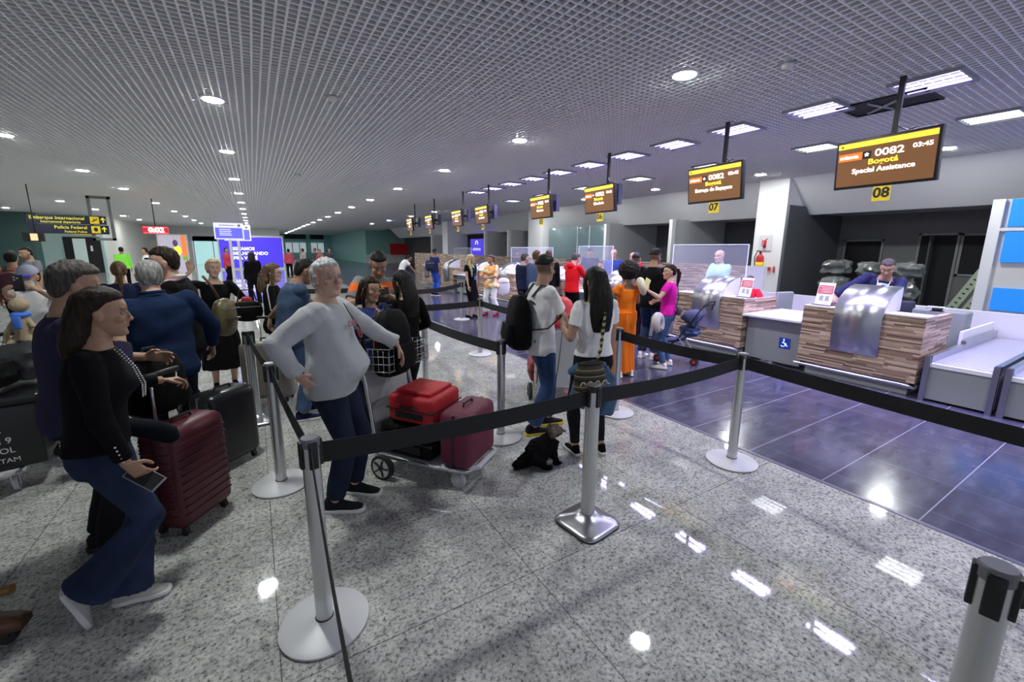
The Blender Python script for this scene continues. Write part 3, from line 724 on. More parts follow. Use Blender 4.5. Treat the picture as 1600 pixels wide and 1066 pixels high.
def hand(mb, wrist, direc, palm, s=1.0, curl=.35, spread=.12, side=1, thumb=.5):
    """wrist point, pointing direction, palm-facing normal; five fingers with joints"""
    d = Vector(direc).normalized(); pn = Vector(palm); pn = (pn - d * pn.dot(d)).normalized(); w = d.cross(pn) * side  # w towards thumb
    P = Vector(wrist)
    def pt(a, b, c): return P + (d * a + w * b + pn * c) * s
    mb.tube([pt(-.01, 0, 0), pt(.02, 0, 0), pt(.05, .0, .002), pt(.085, .0, .0)], [.026 * s, .030 * s, .036 * s, .034 * s], n=12, flat=(1, .42) if abs(w.dot(Vector((0, 0, 1)))) < 2 else None, ref=pn)
    L = (.040, .044, .041, .032); off = (.029, .010, -.010, -.028); st = (.082, .086, .083, .074)
    for k in range(4):
        base = pt(st[k], off[k], 0); a = curl * (.75 + .12 * k); ang = 0; pts = [pt(st[k] - .02, off[k] * .9, 0), base]; cur = base
        sp = spread * (1.5 - k) * .7
        for j in range(3):
            ang += a * (1.0, 1.15, .8)[j]; l = L[k] * (1, .72, .55)[j] * s
            dirv = (d * math.cos(ang) + pn * math.sin(ang) + w * sp * math.cos(ang)).normalized(); cur = cur + dirv * l; pts.append(cur)
        mb.tube(pts, [.0092 * s, .0098 * s, .009 * s, .0082 * s, .0065 * s], n=8)
    a = thumb
    t0 = pt(.022, .026, .004); t1 = t0 + (d * .55 + w * (.75 - .3 * a) + pn * .55 * a).normalized() * .036 * s; t2 = t1 + (d * .8 + w * (.4 - .4 * a) + pn * .7 * a).normalized() * .03 * s; t3 = t2 + (d * .9 + w * (.15 - .5 * a) + pn * .7 * a).normalized() * .023 * s
    mb.tube([t0 - (w * .012 - d * -.005) * s, t0, t1, t2, t3], [.012 * s, .0135 * s, .0115 * s, .0105 * s, .008 * s], n=8)

HR = [  # head rings: z, half width, front, back  (chin at 0, crown .236)
    (-.004, .016, .074, .040), (.004, .030, .084, .020), (.018, .042, .090, -.005), (.035, .051, .091, -.030), (.055, .058, .092, -.052), (.078, .064, .091, -.073),
    (.10, .069, .089, -.086), (.122, .072, .087, -.094), (.145, .0745, .091, -.099), (.17, .0745, .090, -.099), (.19, .070, .080, -.092), (.21, .058, .060, -.075), (.225, .039, .035, -.050), (.234, .018, .008, -.025)]
def ring(w, f, b, z, n=28, e=2.25, c=None):
    out = []
    cy = (f + b) / 2 if c is None else c; 
    for k in range(n):
        a = 2 * PI * k / n; ca, sa = math.cos(a), math.sin(a)
        x = w * math.copysign(abs(ca) ** (2 / e), ca); ry = (f - cy) if sa > 0 else (cy - b)
        y = cy + ry * math.copysign(abs(sa) ** (2 / e), sa); out.append(Vector((x, y, z)))
    return out
def head_parts(mb, H, s, nose=1.0, fat=0.0, ears=True, fem=False):
    T = lambda v: H @ (Vector(v) * s)
    rings = []
    for z, w, f, b in HR:
        jw = (1 + fat * max(0, 1 - z / .12)) * (.93 if fem and z < .08 else 1)
        rings.append([T(p) for p in ring(w * jw, f, b, z)])
    mb.loft(rings)
    def ball(c, r, **k):
        rot = H.to_3x3() @ Matrix.Diagonal((r[0] * s, r[1] * s, r[2] * s)); mb.ball(T(c), 1, 10, 7, rot=rot)
    q = .85 if fem else 1
    mb.tube([T((0, .088, .135)), T((0, .097, .118)), T((0, .107 - .003 * fem, .103)), T((0, .1145 - .006 * fem, .090)), T((0, .102, .082))], [.0055 * s, .0068 * s, .0085 * s * q, .0115 * s * nose, .009 * s], n=10)
    for sx in (-1, 1):
        ball((sx * .0115, .100, .0855), (.0075 * nose, .011, .008))
        ball((sx * .041, .066, .094), (.024, .022, .022))
        ball((sx * .030, .080, .1445), (.020, .012, .0065))
        ball((sx * .019, .088, .062), (.013, .008, .006))
        if ears:
            ball((sx * .076, -.008, .112), (.007, .018, .030)); ball((sx * .078, -.015, .122), (.009, .015, .017)); ball((sx * .074, -.002, .088), (.007, .009, .010))
    ball((0, .0945, .0665), (.020, .0065, .0052)); ball((0, .0935, .0555), (.018, .0075, .0060)); ball((0, .084, .016), (.020, .012, .014)); ball((0, .085, .150), (.02, .01, .02))
def head_finish(me, H, s, skin, brow=(.05, .035, .03), lips=None, beard=0, beardcol=(.05, .04, .035), brow_w=1.0, bald=None):
    """eye sockets pressed in; lips, brows, stubble as real skin/hair colour"""
    P = getco(me); Hi = np.array(H.inverted()); Q = (P @ Hi[:3, :3].T + Hi[:3, 3]) / s
    N = getno(me); off = np.zeros(len(P))
    inhead = (Q[:, 2] > -.01) & (Q[:, 2] < .25) & (np.abs(Q[:, 0]) < .1) & (np.abs(Q[:, 1]) < .14)
    def g(c, sg): d = (Q - np.array(c)) / np.array(sg); return np.exp(-(d ** 2).sum(1)) * inhead
    for sx in (-1, 1):
        off -= .0085 * g((sx * .031, .086, .122), (.017, .03, .0105)); off -= .0035 * g((sx * .026, .094, .075), (.006, .02, .016)) * (0.6)
    off -= .004 * g((0, .10, .061), (.022, .02, .0022)); off -= .004 * g((0, .095, .040), (.02, .02, .006))
    P2 = P + N * (off * s)[:, None]; setco(me, P2)
    col = np.tile(np.array(skin), (len(P), 1))
    def mixc(c, w):
        nonlocal col; w = np.clip(w, 0, 1)[:, None]; col = col * (1 - w) + np.array(c) * w
    sk = np.array(skin)
    fr = Q[:, 1] > .045
    mixc(sk * np.array((1.0, .72, .68)), .5 * (g((.045, .07, .09), (.025, .05, .02)) + g((-.045, .07, .09), (.025, .05, .02)) + g((0, .115, .09), (.014, .03, .012))))
    for sx in (-1, 1): mixc(sk * .62, .5 * g((sx * .031, .088, .122), (.019, .03, .010)))
    if beard: mixc(beardcol, beard * inhead * (Q[:, 1] > -.005) * (1 / (1 + np.exp((Q[:, 2] - (.062 + .05 * np.clip(-(Q[:, 1] - .045) / .05, 0, 1))) / .006))) * (1 - .9 * g((0, .1, .062), (.02, .03, .006))))
    if beard: mixc(beardcol, beard * g((0, .1, .076), (.026, .02, .0045)))
    if bald: mixc((.03, .024, .02), .75 * inhead * np.clip((Q[:, 2] - .055) / .045, 0, 1) * np.clip((.035 - Q[:, 1] + .2 * np.clip(Q[:, 2] - .12, 0, 1)) / .012, 0, 1) * (np.abs(Q[:, 0]) < .0765))
    lp = lips if lips is not None else tuple(sk * np.array((.95, .55, .5)))
    mixc(lp, 1.2 * g((0, .1, .061), (.0225, .03, .0085)))
    for sx in (-1, 1):
        w = np.exp(-((Q[:, 2] - (.1440 + .004 * (1 - np.abs(np.abs(Q[:, 0]) - .03) / .03))) / (.0042 * brow_w)) ** 2) * (np.abs(sx * Q[:, 0] - .031) < .02) * fr * inhead
        mixc(brow, .85 * w)
    a = me.color_attributes.new('tint', 'FLOAT_COLOR', 'POINT'); arr = np.ones((len(P), 4), np.float32); arr[:, :3] = col; a.data.foreach_set('color', arr.ravel())

def hair(style, H, s, parent, m, vox, seed=1, Ld=.30, wd_=1.0, locks=True):
    T = lambda v: H @ (Vector(v) * s); mb = MB()
    def rl(L, e=2.2): mb.loft([[T(p) for p in ring(w, f, b, z, 32, e)] for z, w, f, b in L])
    amp = .0035
    if style == 'short':
        rl([(.045, .050, -.055, -.078), (.07, .068, -.03, -.094), (.10, .077, -.005, -.105), (.125, .0805, .012, -.110), (.15, .082, .022, -.113), (.172, .081, .038, -.113), (.186, .079, .056, -.109), (.198, .075, .078, -.103), (.21, .068, .082, -.095), (.226, .055, .066, -.078), (.243, .034, .038, -.05), (.252, .014, .008, -.02)])
    elif style == 'fade':
        rl([(.150, .070, -.01, -.096), (.158, .0765, .01, -.1035), (.172, .0785, .034, -.106), (.187, .077, .058, -.102), (.2, .074, .082, -.097), (.211, .070, .086, -.092), (.228, .060, .080, -.076), (.248, .042, .056, -.05), (.258, .02, .03, -.02)])
    elif style == 'balding':
        amp = .0018
        rl([(.04, .05, -.055, -.072), (.07, .0685, -.03, -.088), (.10, .0755, -.012, -.099), (.14, .0785, .012, -.1045), (.165, .0775, .02, -.1035), (.185, .0735, .014, -.097), (.205, .062, .0, -.083), (.222, .044, -.01, -.062), (.232, .02, -.02, -.04)])
    elif style == 'receding':
        amp = .004
        rl([(.05, .058, -.05, -.080), (.08, .074, -.025, -.096), (.10, .0785, -.008, -.105), (.14, .083, .018, -.112), (.17, .083, .036, -.112), (.19, .0785, .064, -.104), (.212, .068, .064, -.088), (.232, .050, .048, -.066), (.246, .026, .02, -.035)])
    elif style == 'afro':
        amp = .008; mb.ball(T((0, -.03, .165)), .155 * s, 28, 20, rot=Matrix.Diagonal((1, 1, .92)))
    elif style == 'pixie':
        amp = .005
        rl([(.05, .062, -.05, -.085), (.08, .078, -.02, -.102), (.11, .084, .008, -.112), (.14, .087, .026, -.118), (.165, .088, .036, -.118), (.18, .086, .060, -.115), (.194, .082, .090, -.110), (.208, .077, .093, -.103), (.23, .062, .078, -.082), (.25, .038, .045, -.052), (.26, .016, .01, -.02)])
    elif style in ('long', 'bob', 'pony', 'bun', 'curly'):
        amp = {'curly': .009, 'long': .0022}.get(style, .0035)
        k = 1.0 if style in ('pony', 'bun') else 1.07
        lowz = .06 if style in ('pony', 'bun') else .02
        rl([(lowz, .062 * k, -.048, -.088 * k), (.08, .075 * k, -.025, -.102 * k), (.11, .081 * k, -.004, -.111 * k), (.14, .084 * k, .028, -.116 * k), (.165, .084 * k, .048, -.117 * k), (.182, .081 * k, .068, -.113 * k), (.197, .076 * k, .081, -.107 * k), (.21, .070 * k, .079, -.100 * k), (.228, .057 * k, .064, -.082), (.246, .034, .036, -.05), (.254, .014, .006, -.02)])
        Hr = H.to_3x3(); c0 = T((0, -.06, .10)); dn = Vector((0, 0, -1))
        if style == 'pony':
            b = T((0, -.115, .16)); bk = (Hr @ Vector((0, -1, 0))); mb.tube([b - bk * .02, b + bk * .03 * s, b + bk * .055 * s + dn * .05, b + bk * .05 * s + dn * .13, b + bk * .035 * s + dn * Ld], [.022 * s, .024 * s, .034 * s, .033 * s, .012 * s], n=14)
        elif style == 'bun':
            mb.ball(T((0, -.115, .15)), .048 * s)
        else:
            # curtain down back and sides
            bk = Hr @ Vector((0, -1, 0)); bk.z = 0; bk.normalize(); rt = Hr @ Vector((1, 0, 0)); rt.z = 0; rt.normalize(); fwd = -bk
            c = T((0, -.045, .13)); rings = []
            prof = [(0.02, .074, .052), (-.04, .085, .062), (-.10, .094, .066), (-.16, .098, .060), (-.22, .100, .050), (-.30, .096, .042), (-.40, .085, .034), (-.5, .066, .025)] 
            prof = [q for q in prof if q[0] > -Ld]; prof.append((-Ld, prof[-1][1] * .9, prof[-1][2] * .75))
            for z, w, d in prof:
                w *= (1.12 if style == 'curly' else 1) * (1 + (wd_ - 1) * min(1, max(0, .1 - z) / .15)); d *= 1.25 if style == 'curly' else 1
                ctr = c + Vector((0, 0, z * s)) + bk * (.035 + .05 * min(1, max(0, -z) / .2)) * s * (1 if z > -.1 else 1)
                rings.append([ctr + rt * (w * s * math.cos(2 * PI * q / 28)) + bk * (d * s * math.sin(2 * PI * q / 28)) for q in range(28)])
            mb.loft(rings)
            for sx in (-1, 1) if locks else ():  # side locks framing the face
                L2 = min(Ld, .2)
                mb.tube([T((sx * .070, .035, .175)), T((sx * .084, .022, .135)), T((sx * .087, .012, .09)), T((sx * .085, .0, .04)) , T((sx * .080, -.005, .03)) + Vector((0, 0, -L2 * .7 * s))], [.012 * s, .018 * s, .022 * s, .024 * s, .012 * s], n=10)
    me = remesh(mb, vox * .8, 4)
    P = getco(me); N = getno(me); an = (5, 5, 1.1) if style not in ('afro',) else (3, 3, 3)
    f = wnoise(P, 7 if style != 'afro' else 9, seed, an) * amp + wnoise(P, 20, seed + 3, (2.5, 2.5, .5)) * amp * .45
    setco(me, P + N * (f * s)[:, None])
    return link('hair', me, m, parent)
_hm = {}
def hair_mat(col, rough=.38):
    k = tuple(col)
    if k not in _hm:
        m = mat('hair', col, .55, spec=.2, bump=(170, .35, (1, 1, .08))); n, L = nodes(m)
        tc = n.new('ShaderNodeTexCoord'); mp = n.new('ShaderNodeMapping'); mp.inputs['Scale'].default_value = (1, 1, .12); no = n.new('ShaderNodeTexNoise'); no.inputs['Scale'].default_value = 90
        L.new(tc.outputs['Object'], mp.inputs[0]); L.new(mp.outputs[0], no.inputs['Vector'])
        r = ramp(n, [(.35, tuple(c * .55 for c in col)), (.68, tuple(min(1, c * 1.5) for c in col))]); L.new(no.outputs[0], r.inputs[0]); L.new(r.outputs[0], n['Principled BSDF'].inputs['Base Color'])
        _hm[k] = m
    return _hm[k]

def ik(a, b, l1, l2, pole):
    a = Vector(a); b = Vector(b); d = b - a; L = min(d.length, (l1 + l2) * .999); L = max(L, abs(l1 - l2) + .01); dn = d.normalized()
    b2 = a + dn * L; x = (l1 * l1 - l2 * l2 + L * L) / (2 * L); h = math.sqrt(max(l1 * l1 - x * x, 0)); p = Vector(pole); p = (p - dn * p.dot(dn)).normalized()
    return a + dn * x + p * h, b2

class Person:
    """local frame: +y is where the person faces, +x is the person's right, feet on z=0. lengths for 1.72 m, scaled by k"""
    def __init__(s, label, loc, face, h=1.72, sex='m', skin='tan', lean=0, side=0, twist=0, head=(0, 0, 0), belly=0, bulk=1.0, hips=(0, 0, 0), vox=.012,
                 footL=None, footR=None, handL=None, handR=None, elbL=(-.6, -.6, -.3), elbR=(.6, -.6, -.3), palmL=None, palmR=None, curlL=.4, curlR=.4, kneeL=(-.1, 1, 0), kneeR=(.1, 1, 0), liftL=0, liftR=0, hipz=0, fdirL=None, fdirR=None, grp=None, bust=.0, toeL=0, toeR=0, name='person', shoulder=1.0, hdL=None, hdR=None):
        s.t = thing(name, label, 'person', (*loc, 0), R(face - 90), grp); s.k = k = h / 1.74; s.vox = vox; s.sex = sex; s.skin = SK[skin] if isinstance(skin, str) else skin
        s.belly = belly; s.bulk = bulk; s.bust = bust; fem = sex == 'f'; s.fem = fem
        s.pel = Vector((hips[0], hips[1], .93 + hipz)) * k
        s.rot = lambda t: (Matrix.Rotation(R(twist) * t, 3, 'Z') @ Matrix.Rotation(R(side) * t, 3, 'Y') @ Matrix.Rotation(R(-lean) * t, 3, 'X'))
        # spine
        s.sp = [s.pel]; nseg = 12; Lt = .55 * k
        for i in range(nseg): s.sp.append(s.sp[-1] + s.rot(min(1, (i + .5) / nseg * 1.25)) @ Vector((0, 0, Lt / nseg)))
        s.top = s.rot(1); sw = (.165 if fem else .185) * k * shoulder
        def tp(v): return s.spine(v[2]) + s.top @ Vector((v[0], v[1], 0))
        s.shL = tp((-sw, -.008 * k, .470)); s.shR = tp((sw, -.008 * k, .470))
        s.hipL = s.pel + Vector((-.085 * k, 0, -.02 * k)); s.hipR = s.pel + Vector((.085 * k, 0, -.02 * k))
        fL = Vector(footL if footL else (-.1, 0)).to_3d() * 1; fR = Vector(footR if footR else (.1, 0)).to_3d()
        s.ankL = Vector((fL.x, fL.y - .03, .085 * k + liftL)); s.ankR = Vector((fR.x, fR.y - .03, .085 * k + liftR))
        s.kneeL_, s.ankL = ik(s.hipL, s.ankL, .43 * k, .425 * k, kneeL); s.kneeR_, s.ankR = ik(s.hipR, s.ankR, .43 * k, .425 * k, kneeR)
        s.fd = {-1: R(fdirL or 0), 1: R(fdirR or 0)}; s.toe = {-1: toeL, 1: toeR}
        hl = Vector(handL) if handL else s.shL + Vector((-.05, .06, -.53)) * k; hr = Vector(handR) if handR else s.shR + Vector((.05, .06, -.53)) * k
        s.elL, s.wrL = ik(s.shL, hl, .285 * k, .25 * k, elbL); s.elR, s.wrR = ik(s.shR, hr, .285 * k, .25 * k, elbR)
        s.palm = {-1: Vector(palmL) if palmL else Vector((1, 0, -.2)), 1: Vector(palmR) if palmR else Vector((-1, 0, -.2))}; s.curl = {-1: curlL, 1: curlR}
        s.hd = {-1: hdL, 1: hdR}
        # head frame
        nb = s.spine(.55); s.neck = nb; yaw, pitch, roll = head
        hr_ = Matrix.Rotation(R(yaw) + R(twist), 3, 'Z') @ Matrix.Rotation(R(-pitch), 3, 'X') @ Matrix.Rotation(R(roll), 3, 'Y')
        base = nb + s.top @ Vector((0, .012, .008)) * k; s.hs = k * (.96 if fem else 1.0)
        s.H = Matrix.Translation(base + hr_ @ Vector((0, .012, .0)) * k) @ hr_.to_4x4()
        # chin of head frame is z=0: neck joins around (0,-.02,.03)
        s.limb = {-1: (s.shL, s.elL, s.wrL), 1: (s.shR, s.elR, s.wrR)}; s.leg = {-1: (s.hipL, s.kneeL_, s.ankL), 1: (s.hipR, s.kneeR_, s.ankR)}
    def spine(s, z):
        """point on the spine z (scaled units) above the pelvis"""
        t = min(max(z / .55, -.6), 1.2) * 12
        if t <= 0: return s.sp[0] + Vector((0, 0, z * s.k))
        i = min(int(t), 11); return s.sp[i].lerp(s.sp[i + 1], t - i)
    def torso(s, mb, z0, z1, off=0.0, n=32, wz=None, flare=0, extra=None):
        k = s.k; fem = s.fem; b = s.belly; rings = []
        prof = [(-.13, .145, .095, .10), (-.06, .168 if fem else .160, .102, .118), (.0, .165 if fem else .156, .102, .118), (.07, .145 if fem else .150, .100, .102), (.14, .126 if fem else .147, .095, .092),
                (.22, .130 if fem else .152, .102, .095), (.30, .142 if fem else .162, .112, .100), (.37, .146 if fem else .168, .110, .098), (.43, .140 if fem else .165, .092, .092), (.475, .115 if fem else .135, .070, .078), (.505, .078, .055, .065), (.535, .056, .050, .056), (.57, .050, .047, .052)]
        zs = sorted({z0, z1} | {q[0] for q in prof if z0 < q[0] < z1} | {z0 + (z1 - z0) * i / 10 for i in range(11)})
        for z in zs:
            for i in range(len(prof) - 1):
                if prof[i][0] <= z <= prof[i + 1][0] or i == len(prof) - 2: break
            z_ = min(max(z, prof[0][0]), prof[-1][0]); t = (z_ - prof[i][0]) / (prof[i + 1][0] - prof[i][0]); t = max(0, min(1, t))
            w, f, bk = [prof[i][j] * (1 - t) + prof[i + 1][j] * t for j in (1, 2, 3)]
            g = math.exp(-((z - .10) / .13) ** 2); f += b * g; w += b * .35 * g
            if fem: f += (.022 + s.bust) * math.exp(-((z - .32) / .065) ** 2)
            w *= s.bulk; f *= s.bulk; bk *= s.bulk
            o = off if z < .46 else off * max(.25, 1 - (z - .46) / .1)
            if z < .05: o += flare * (.05 - z)
            c = s.spine(z); rt = s.rot(max(0, min(1, z / .55 * 1.25)))
            rings.append([c + rt @ (Vector((p.x, p.y, 0)) * k) for p in ring(w + o, f + o, -(bk + o), 0, n, 2.4, 0.0)])
        mb.loft(rings)
    def arm(s, mb, side, t1=2.0, off=0.0, cuff=0, thin=1.0):
        """tube along the arm from shoulder to parameter t1 (1 = elbow, 2 = wrist)"""
        a, e, w = s.limb[side]; k = s.k; q = (.86 if s.fem else 1.0) * thin * (1 + (s.bulk - 1) * .6)
        inn = s.spine(.44) * .55 + a * .45
        key = [(-.35, .042), (0.0, .050), (.15, .052), (.5, .048), (.9, .040), (1.0, .0395), (1.1, .041), (1.3, .040), (1.7, .030), (2.0, .0245)]
        def pos(t): return inn.lerp(a, 1 + t / .35) if t < 0 else (a.lerp(e, t) if t <= 1 else e.lerp(w, t - 1))
        ts = [t for t, _ in key if t < t1 - .04] + [t1]
        def rad(t):
            for (t0, r0), (t1_, r1) in zip(key, key[1:]):
                if t0 <= t <= t1_: return r0 + (r1 - r0) * (t - t0) / (t1_ - t0)
            return key[-1][1]
        P = [pos(t) for t in ts]; Rr = [(rad(t) * q * k + off * (1 if t > 0 else .6)) for t in ts]
        if cuff: Rr[-1] += cuff
        # round the elbow
        mb.tube(P, Rr, n=16); mb.ball(a, (rad(0) * q * k + off * .7), 14, 10)
        if t1 > 1: mb.ball(e, rad(1.0) * q * k * 1.03 + off, 12, 8)
    def legm(s, mb, side, t0=0, t1=2.0, off=0.0, flare=0.0, thin=1.0, tight=0.0):
        h, kn, an = s.leg[side]; k = s.k; q = thin * (1 + (s.bulk - 1) * .5)
        key = [(-.1, .070), (0.08, .084), (.3, .082), (.6, .068), (.9, .056), (1.0, .055), (1.12, .053), (1.35, .056), (1.6, .046), (1.85, .036), (2.0, .036)]
        def pos(t): return h.lerp(kn, t) if t <= 1 else kn.lerp(an, t - 1)
        def rad(t):
            for (a0, r0), (a1, r1) in zip(key, key[1:]):
                if a0 <= t <= a1: return r0 + (r1 - r0) * (t - a0) / (a1 - a0)
            return key[-1][1]
        ts = [max(t0, -.1)] + [t for t, _ in key if t0 + .03 < t < t1 - .03] + [t1]
        Rr = [rad(t) * q * k + off + flare * max(0, (t - 1.0)) ** 1.6 + (max(0, .050 * k + off * .5 - rad(t) * k) * (1 - tight) if t > 1.3 and off > .006 else 0) for t in ts]
        mb.tube([pos(t) for t in ts], Rr, n=18); mb.ball(kn, rad(1) * q * k * 1.02 + off, 12, 8) if t1 > 1 > t0 else None
    def body(s, brow=(.05, .035, .03), lips=None, scalp=None, beard=0, beardcol=(.06, .045, .04), nose=1.0, fat=0, ears=True, arms=2.0, legs=True, neckr=1.0, eyecol=(.04, .02, .01), brow_w=1.0):
        mb = MB(); k = s.k
        s.torso(mb, -.12, .56)
        for sd in (-1, 1):
            s.arm(mb, sd); a, e, w = s.limb[sd]
            dr = (w - e).normalized()
            if s.hd[sd] is not None: dr = Vector(s.hd[sd]).normalized()
            hand(mb, w, dr, s.palm[sd], k * (.9 if s.fem else 1.0), s.curl[sd], side=sd)
            if legs: s.legm(mb, sd)
        H = s.H; hs = s.hs; nr = (.047 if s.fem else .056) * k * neckr
        mb.tube([s.spine(.50), s.neck, H @ (Vector((0, -.022, .03)) * hs), H @ (Vector((0, -.02, .09)) * hs)], [nr * 1.25, nr * 1.05, nr, nr * .95], n=18)
        head_parts(mb, H, hs, nose, fat, ears, s.fem)
        me = remesh(mb, s.vox * .62, 2)
        head_finish(me, H, hs, s.skin, brow, lips, beard, beardcol, brow_w, scalp)
        o = link('body', me, skin_mat(s.skin), s.t)
        for sx in (-1, 1):
            eb = MB(); c = H @ (Vector((sx * .0305, .0728, .1212)) * hs); eb.ball(c, 1, 14, 10, rot=H.to_3x3() @ Matrix.Diagonal((.0118 * hs, .0122 * hs, .0088 * hs)))
            e = eb.build('eye', 'eyewhite', s.t, True); ib = MB(); d = (H.to_3x3() @ Vector((0, 1, 0)))
            ib.ball(c + d * .0032 * hs, .0062 * hs, 12, 8); ib.build('iris', 'iris', e, True)
        return o
    def finish(s, mb, name, m, wr=.004, sc=6, seed=0, vox=None, sm=4, an=(1, 1, .6)):
        me = remesh(mb, vox or s.vox, sm); P = getco(me); N = getno(me)
        f = wnoise(P, sc, seed + 11, an) * wr
        setco(me, P + N * f[:, None]); return link(name, me, m, s.t)
    def shirt(s, m, sleeve=.6, hem=-.08, neck=.515, off=.014, name='shirt', wr=.005, flare=.05, cuff=.006, seed=0, soff=None):
        mb = MB(); s.torso(mb, hem, neck, off, flare=flare)
        for sd in (-1, 1): s.arm(mb, sd, sleeve, (soff if soff is not None else off * .9), cuff)
        return s.finish(mb, name, m, wr, seed=seed)
    def trousers(s, m, off=.012, flare=0, tight=0, top=.04, t1=1.93, name='trousers', wr=.004, seed=5, thin=1.0):
        mb = MB(); s.torso(mb, -.13, top, min(off, .006))
        for sd in (-1, 1): s.legm(mb, sd, -.1, t1, off, flare, thin, tight)
        return s.finish(mb, name, m, wr, seed=seed)
    def skirt(s, m, z0=-.5, off=.012, flare=.25, top=.08, name='skirt', wr=.008, seed=2):
        mb = MB(); k = s.k; rings = []
        n = 8
        for i in range(n + 1):
            z = top + (z0 - top) * i / n; w = .165 + off + flare * max(0, -z) * .35; d = .115 + off + flare * max(0, -z) * .3
            mid = (s.leg[-1][1] + s.leg[1][1]) / 2; lean = max(0, -z) / .45; c = s.pel + (Vector((mid.x, mid.y, 0)) - Vector((s.pel.x, s.pel.y, 0))) * min(lean, 1) + Vector((0, 0, z * k))
            rings.append([c + p * k for p in ring(w * s.bulk, d * s.bulk + s.belly * max(0, 1 - lean), -d * s.bulk, 0, 36, 2.1, 0)])
        mb.loft(rings); return s.finish(mb, name, m, wr, sc=7, seed=seed, an=(1.4, 1.4, .25))
    def shoes(s, m, sole='sole_white', kind='sneaker', len_=1.0):
        for sd in (-1, 1):
            an = s.leg[sd][2]; k = s.k * (.9 if s.fem else 1) * len_; rz = Matrix.Rotation(s.fd[sd], 3, 'Z'); tp = Matrix.Rotation(R(-s.toe[sd]), 3, 'X')
            rot = rz @ tp
            def T(x, y, z): return an + rot @ (Vector((x * (1), y, z - .085)) * k)
            sl = MB(); prof = [(-.075, .020), (-.06, .032), (-.02, .034), (.04, .035), (.10, .045), (.15, .046), (.185, .036), (.20, .016)]
            def outline(e, z): 
                L = [(w + e, y + (e if y > .1 else (-e if y < -.05 else 0))) for y, w in prof]
                return [T(w, y, z) for w, y in L] + [T(-w, y, z) for w, y in reversed(L)]
            sl.loft([outline(0, .0), outline(.003, .006), outline(.003, .024), outline(0, .028)]); 
            up = MB()
            secs = [(-.070, .024, .085), (-.05, .033, .10), (-.01, .035, .105), (.035, .035, .09), (.075, .039, .068), (.115, .043, .054), (.155, .041, .044), (.185, .028, .034)]
            rings = []
            for y, w, hh in secs:
                rings.append([T(w * math.copysign(abs(math.cos(a)) ** .8, math.cos(a)), y, .024 + (hh - .024) * max(0, math.sin(a)) ** .8) for a in [PI * q / 12 for q in range(13)]])
            up.loft(rings)
            if kind == 'high': up.tube([T(0, -.015, .05), T(0, -.02, .14)], [.042 * k, .042 * k], n=14)
            else: up.ball(T(0, -.018, .085), (.040 * k, .050 * k, .028 * k), 12, 8)
            u = up.build('shoe', m, s.t, True); sl.build('sole', sole, u, True)
            if kind == 'sneaker' or kind == 'high':
                lb = MB()
                for q in range(4): lb.tube([T(-.02, .035 + q * .02, .092 - q * .0085), T(0, .04 + q * .02, .096 - q * .0085), T(.02, .035 + q * .02, .092 - q * .0085)], .0028, n=6)
                lb.build('laces', 'lace', u)
    def glasses(s, m='black', r=.021, lens=None):
        T = lambda v: s.H @ (Vector(v) * s.hs); mb = MB()
        for sx in (-1, 1):
            mb.tube([T((sx * .031 + r * 1.2 * math.cos(a), .100 - .004 * abs(math.cos(a)) * (1 if math.cos(a) * sx > 0 else 0), .1215 + r * .85 * math.sin(a))) for a in [2 * PI * q / 20 for q in range(21)]], .0022 * s.hs, n=6)
            mb.tube([T((sx * .056, .097, .127)), T((sx * .076, .06, .128)), T((sx * .082, -.005, .122))], .0022 * s.hs, n=6)
        mb.tube([T((-.006, .103, .125)), T((0, .106, .127)), T((.006, .103, .125))], .002 * s.hs, n=6)
        f = mb.build('glasses', m, s.t)
        if lens:
            lb = MB(); [lb.ball(T((sx * .031, .1, .1215)), 1, 12, 8, rot=s.H.to_3x3() @ Matrix.Diagonal((r * 1.2 * s.hs, .002, r * .85 * s.hs))) for sx in (-1, 1)]; lb.build('lenses', lens, f)
    def world(s, v): return s.t.matrix_basis @ Vector(v)
M['eyewhite'] = mat('eye_white', (.26, .23, .21), .4, spec=.2); M['iris'] = mat('iris_dark', (.03, .015, .01), .15)
M['sole_white'] = mat('white_sole', (.72, .72, .70), .5); M['sole_black'] = mat('black_sole', (.02, .02, .02), .6); M['lace'] = mat('laces', (.5, .5, .5), .7)
HB = hair_mat((.012, .010, .009)); HDB = hair_mat((.020, .011, .007)); HBR = hair_mat((.09, .05, .028)); HG = hair_mat((.25, .24, .23)); HW = hair_mat((.55, .55, .55)); HBL = hair_mat((.55, .42, .25)); HGD = hair_mat((.07, .06, .055))
BLK = cloth('black_knit', (.0045, .0045, .0055)); WHT = cloth('white_cotton', (.84, .84, .84)); NAVY = cloth('navy_cloth', (.012, .017, .05))
# ================================================================ PEOPLE
def wl(loc, face, p):
    """world point -> person's local frame"""
    a = -R(face - 90); x = p[0] - loc[0]; y = p[1] - loc[1]
    return (x * math.cos(a) - y * math.sin(a), x * math.sin(a) + y * math.cos(a), p[2])
def wd(face, d):
    a = -R(face - 90); return (d[0] * math.cos(a) - d[1] * math.sin(a), d[0] * math.sin(a) + d[1] * math.cos(a), d[2])
HANDLE = Vector((-.43, 3.01, 1.03))   # suitcase handle the dark-haired woman holds

